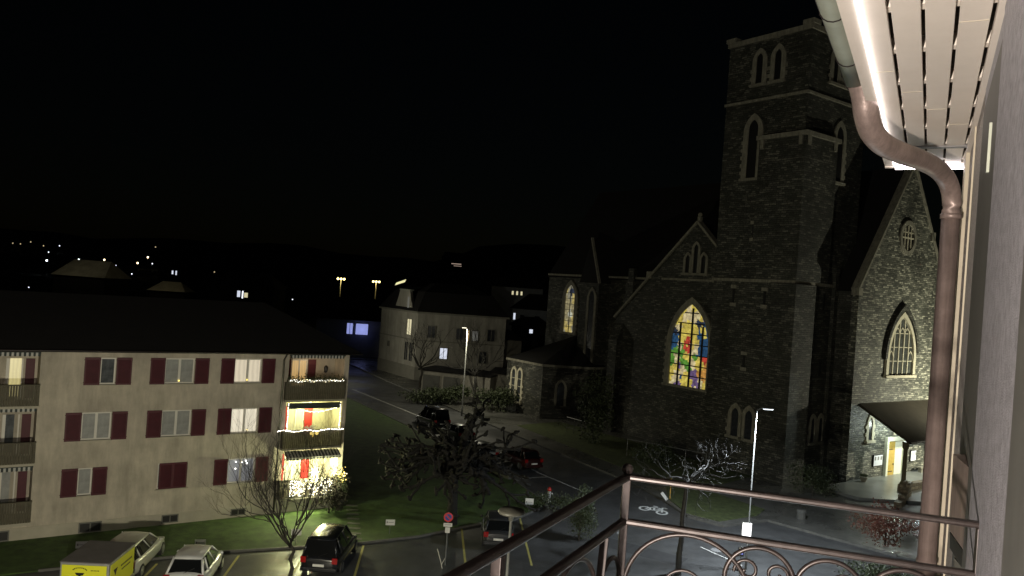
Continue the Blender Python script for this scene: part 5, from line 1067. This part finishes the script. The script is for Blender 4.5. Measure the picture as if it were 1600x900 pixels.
# smooth the path
def smooth(p, it=2):
    p = [Vector(q) for q in p]
    for _ in range(it):
        o = [p[0]]
        for a, b in zip(p, p[1:]): o += [a * .75 + b * .25, a * .25 + b * .75]
        p = o + [p[-1]]
    return p
MB().tube(smooth(path), [max(.033, .039 - .006 * i / 40) for i in range(len(smooth(path)))], 20).build('swan_neck', M['copper'], HS, smooth=True)
dp = MB().tube([(.048, 3.43, 14.387), (.048, 3.43, 6.65)], .033, 20).build('downpipe', M['copper'], HS, smooth=True)
MB().tube([(.048, 3.43, 14.400), (.048, 3.43, 14.382)], .0375, 20).build('collar', M['copper'], HS, smooth=True)
MB().tube([(.048, 3.43, 13.06), (.048, 3.43, 13.08)], .036, 20).build('pipe_clamp', M['copper'], HS, smooth=True)
LS = thing('led_strip', 'bright white light strip along the edge of the pale board eaves', 'light strip', (0, 0, 0), -A28)
MB().box(-.1795, -.1755, -1.0, 3.80, ZS - .013, ZS - .002).build('strip', emit('led_strip', (1, .90, .88), 4.5), LS)
es2 = MB()
for i in range(26): es2.box(-.17 + i * .0105, -.165 + i * .0105, 3.806, 3.812, ZS - .012, ZS - .004)
MB().box(-.172, .10, 3.790, 3.797, ZS - .026, ZS - .018).build('end_strip', emit('end_strip', (1, .90, .88), 14), LS)
es2.build('end_diodes', emit('led_dots', (.9, .8, 1), 8, False), LS); MB().box(-.175, .105, 3.802, 3.818, ZS - .003, ZS + .006).build('channel', M['white'], LS)
BL_ = thing('balcony_lamp', 'warm globe lamp on the balcony behind the viewpoint', 'lamp', (-1.9, -2.4, 12.66))
MB().ball((0, 0, 0), .1, 14).build('globe', emit('room_globe', (1, .86, .68), 6, False), BL_, smooth=True); MB().lathe([(.12, -.28), (.12, -.25), (.02, -.24), (.02, -.1)], 12).build('stand', M['black'], BL_)
point(BL_, (0, .22, 0), P_BALC, (1, .87, .76), .1)

# house and light strip scaled up about the camera, baked into the meshes (boards 13 cm wide, pipe 12 cm)
KS = 1.92
def scale_about_camera(o):
    if o.type == 'MESH':
        o.data.transform(Matrix.Translation((0, 0, 14)) @ Matrix.Scale(KS, 4) @ Matrix.Translation((0, 0, -14)))
        for md in o.modifiers:
            if md.type == 'BEVEL': md.width *= KS
    for c_ in [q for q in bpy.data.objects if q.parent == o]: scale_about_camera(c_)
scale_about_camera(HS); scale_about_camera(LS)

# ---------------------------------------------------------------- balcony railing
BR = thing('balcony_railing', 'bronze coloured wrought iron balcony railing with ball finial and scrolls', 'railing', (0, 0, 0))
c0 = Vector((.462, 2.84, 0)); e0 = Vector((1.572, 2.512, 0)); l0 = Vector((-.0697, 1.778, 0)); ld = (l0 - c0).normalized(); l1 = c0 + ld * 3.2
ZR, ZL = 13.35, 13.19
def rail(a, b, z, wd, ht, name): return MB().bar((a.x, a.y, z), (b.x, b.y, z), wd, ht).build(name, M['bronze'], BR, bevel=.007)
rail(c0, e0, ZR, .034, .020, 'top_rail'); rail(c0, l1, ZR, .034, .020, 'top_rail'); rail(c0, e0, ZL, .028, .022, 'lower_rail'); rail(c0, l1, ZL, .028, .022, 'lower_rail')
rail(c0, e0, 12.42, .028, .018, 'bottom_rail'); rail(c0, l1, 12.42, .028, .018, 'bottom_rail')
def post(p, z0, z1, ang, nm='post'): return MB().box(-.014, .014, -.014, .014, z0, z1).build(nm, M['bronze'], BR, loc=(p.x, p.y, 0), rz=ang, bevel=.002)
post(c0, 12.38, ZR - .008, R(-5), 'corner_post'); MB().ball((c0.x, c0.y, ZR + .028), .021, 16).lathe([(.008, 0), (.006, .012), (.01, .016)], 10, (c0.x, c0.y, ZR)).build('finial', M['bronze'], BR, smooth=True)
sd_ = (e0 - c0).normalized(); post(e0 - sd_ * .02, 12.38, ZR - .01, math.atan2(sd_.y, sd_.x)); post(c0 + ld * 1.0, ZL, ZR - .01, A28 * -1); post(c0 + ld * 2.1, 12.42, ZR - .01, -A28)
def scroll(org, u, pts, r_=.0055, name='scroll'):
    MB().tube(smooth([tuple(org + u * a) [:2] + (z,) for a, z in pts], 1), r_, 8).build(name, M['bronze'], BR, smooth=True)
def arc(cs, cz, r_, a0, a1, n=16, k=1): return [(cs + r_ * math.cos(R(a0 + (a1 - a0) * i / n)), cz + k * r_ * math.sin(R(a0 + (a1 - a0) * i / n))) for i in range(n + 1)]
def curl(cs, cz, r0, r1, a0, a1, n=22): return [(cs + (r0 + (r1 - r0) * i / n) * math.cos(R(a0 + (a1 - a0) * i / n)), cz + (r0 + (r1 - r0) * i / n) * math.sin(R(a0 + (a1 - a0) * i / n))) for i in range(n + 1)]
ztop = ZL - .011
scroll(c0, sd_, arc(.235, ztop - .225, .222, 200, -35), .0085)
scroll(c0, sd_, arc(.475, ztop - .125, .115, 200, 0), .0085); scroll(c0, sd_, arc(.70, ztop - .125, .108, 180, -20), .0085); scroll(c0, sd_, arc(.93, ztop - .125, .115, 180, 0), .0085)
scroll(c0, sd_, curl(.435, ztop - .095, .045, .010, 190, -200), .006); scroll(c0, sd_, curl(.53, ztop - .095, .040, .010, -10, 380), .006)
scroll(c0, sd_, curl(.235, ztop - .20, .085, .015, 180, -230), .006); scroll(c0, sd_, curl(.75, ztop - .10, .05, .012, 190, -200), .005)
MB().ball(tuple(c0 + sd_ * .59)[:2] + (ztop - .135,), .014, 10).build('knot', M['bronze'], BR, smooth=True)
scroll(c0, ld, arc(.12, ztop - .20, .108, 200, 0), .0085); scroll(c0, ld, arc(.47, ztop - .225, .222, 200, -20), .0085); scroll(c0, ld, curl(.47, ztop - .29, .085, .015, 180, -230), .006)
MB().bar((*(c0 + ld * .20).xy, ZL - .01), (*(c0 + ld * .30).xy, 12.45), .028, .007).build('flat_bar', M['bronze'], BR)
fl = thing('balcony_floor', 'concrete balcony floor below the railing', 'balcony', (0, 0, 0)); q0 = [c0 + (c0 - e0).normalized() * .05, e0, e0 + D * -4, c0 + ld * 4.0]
MB().prism([(p.x, p.y) for p in q0], 12.15, 12.36).build('slab', M['kerb'], fl)
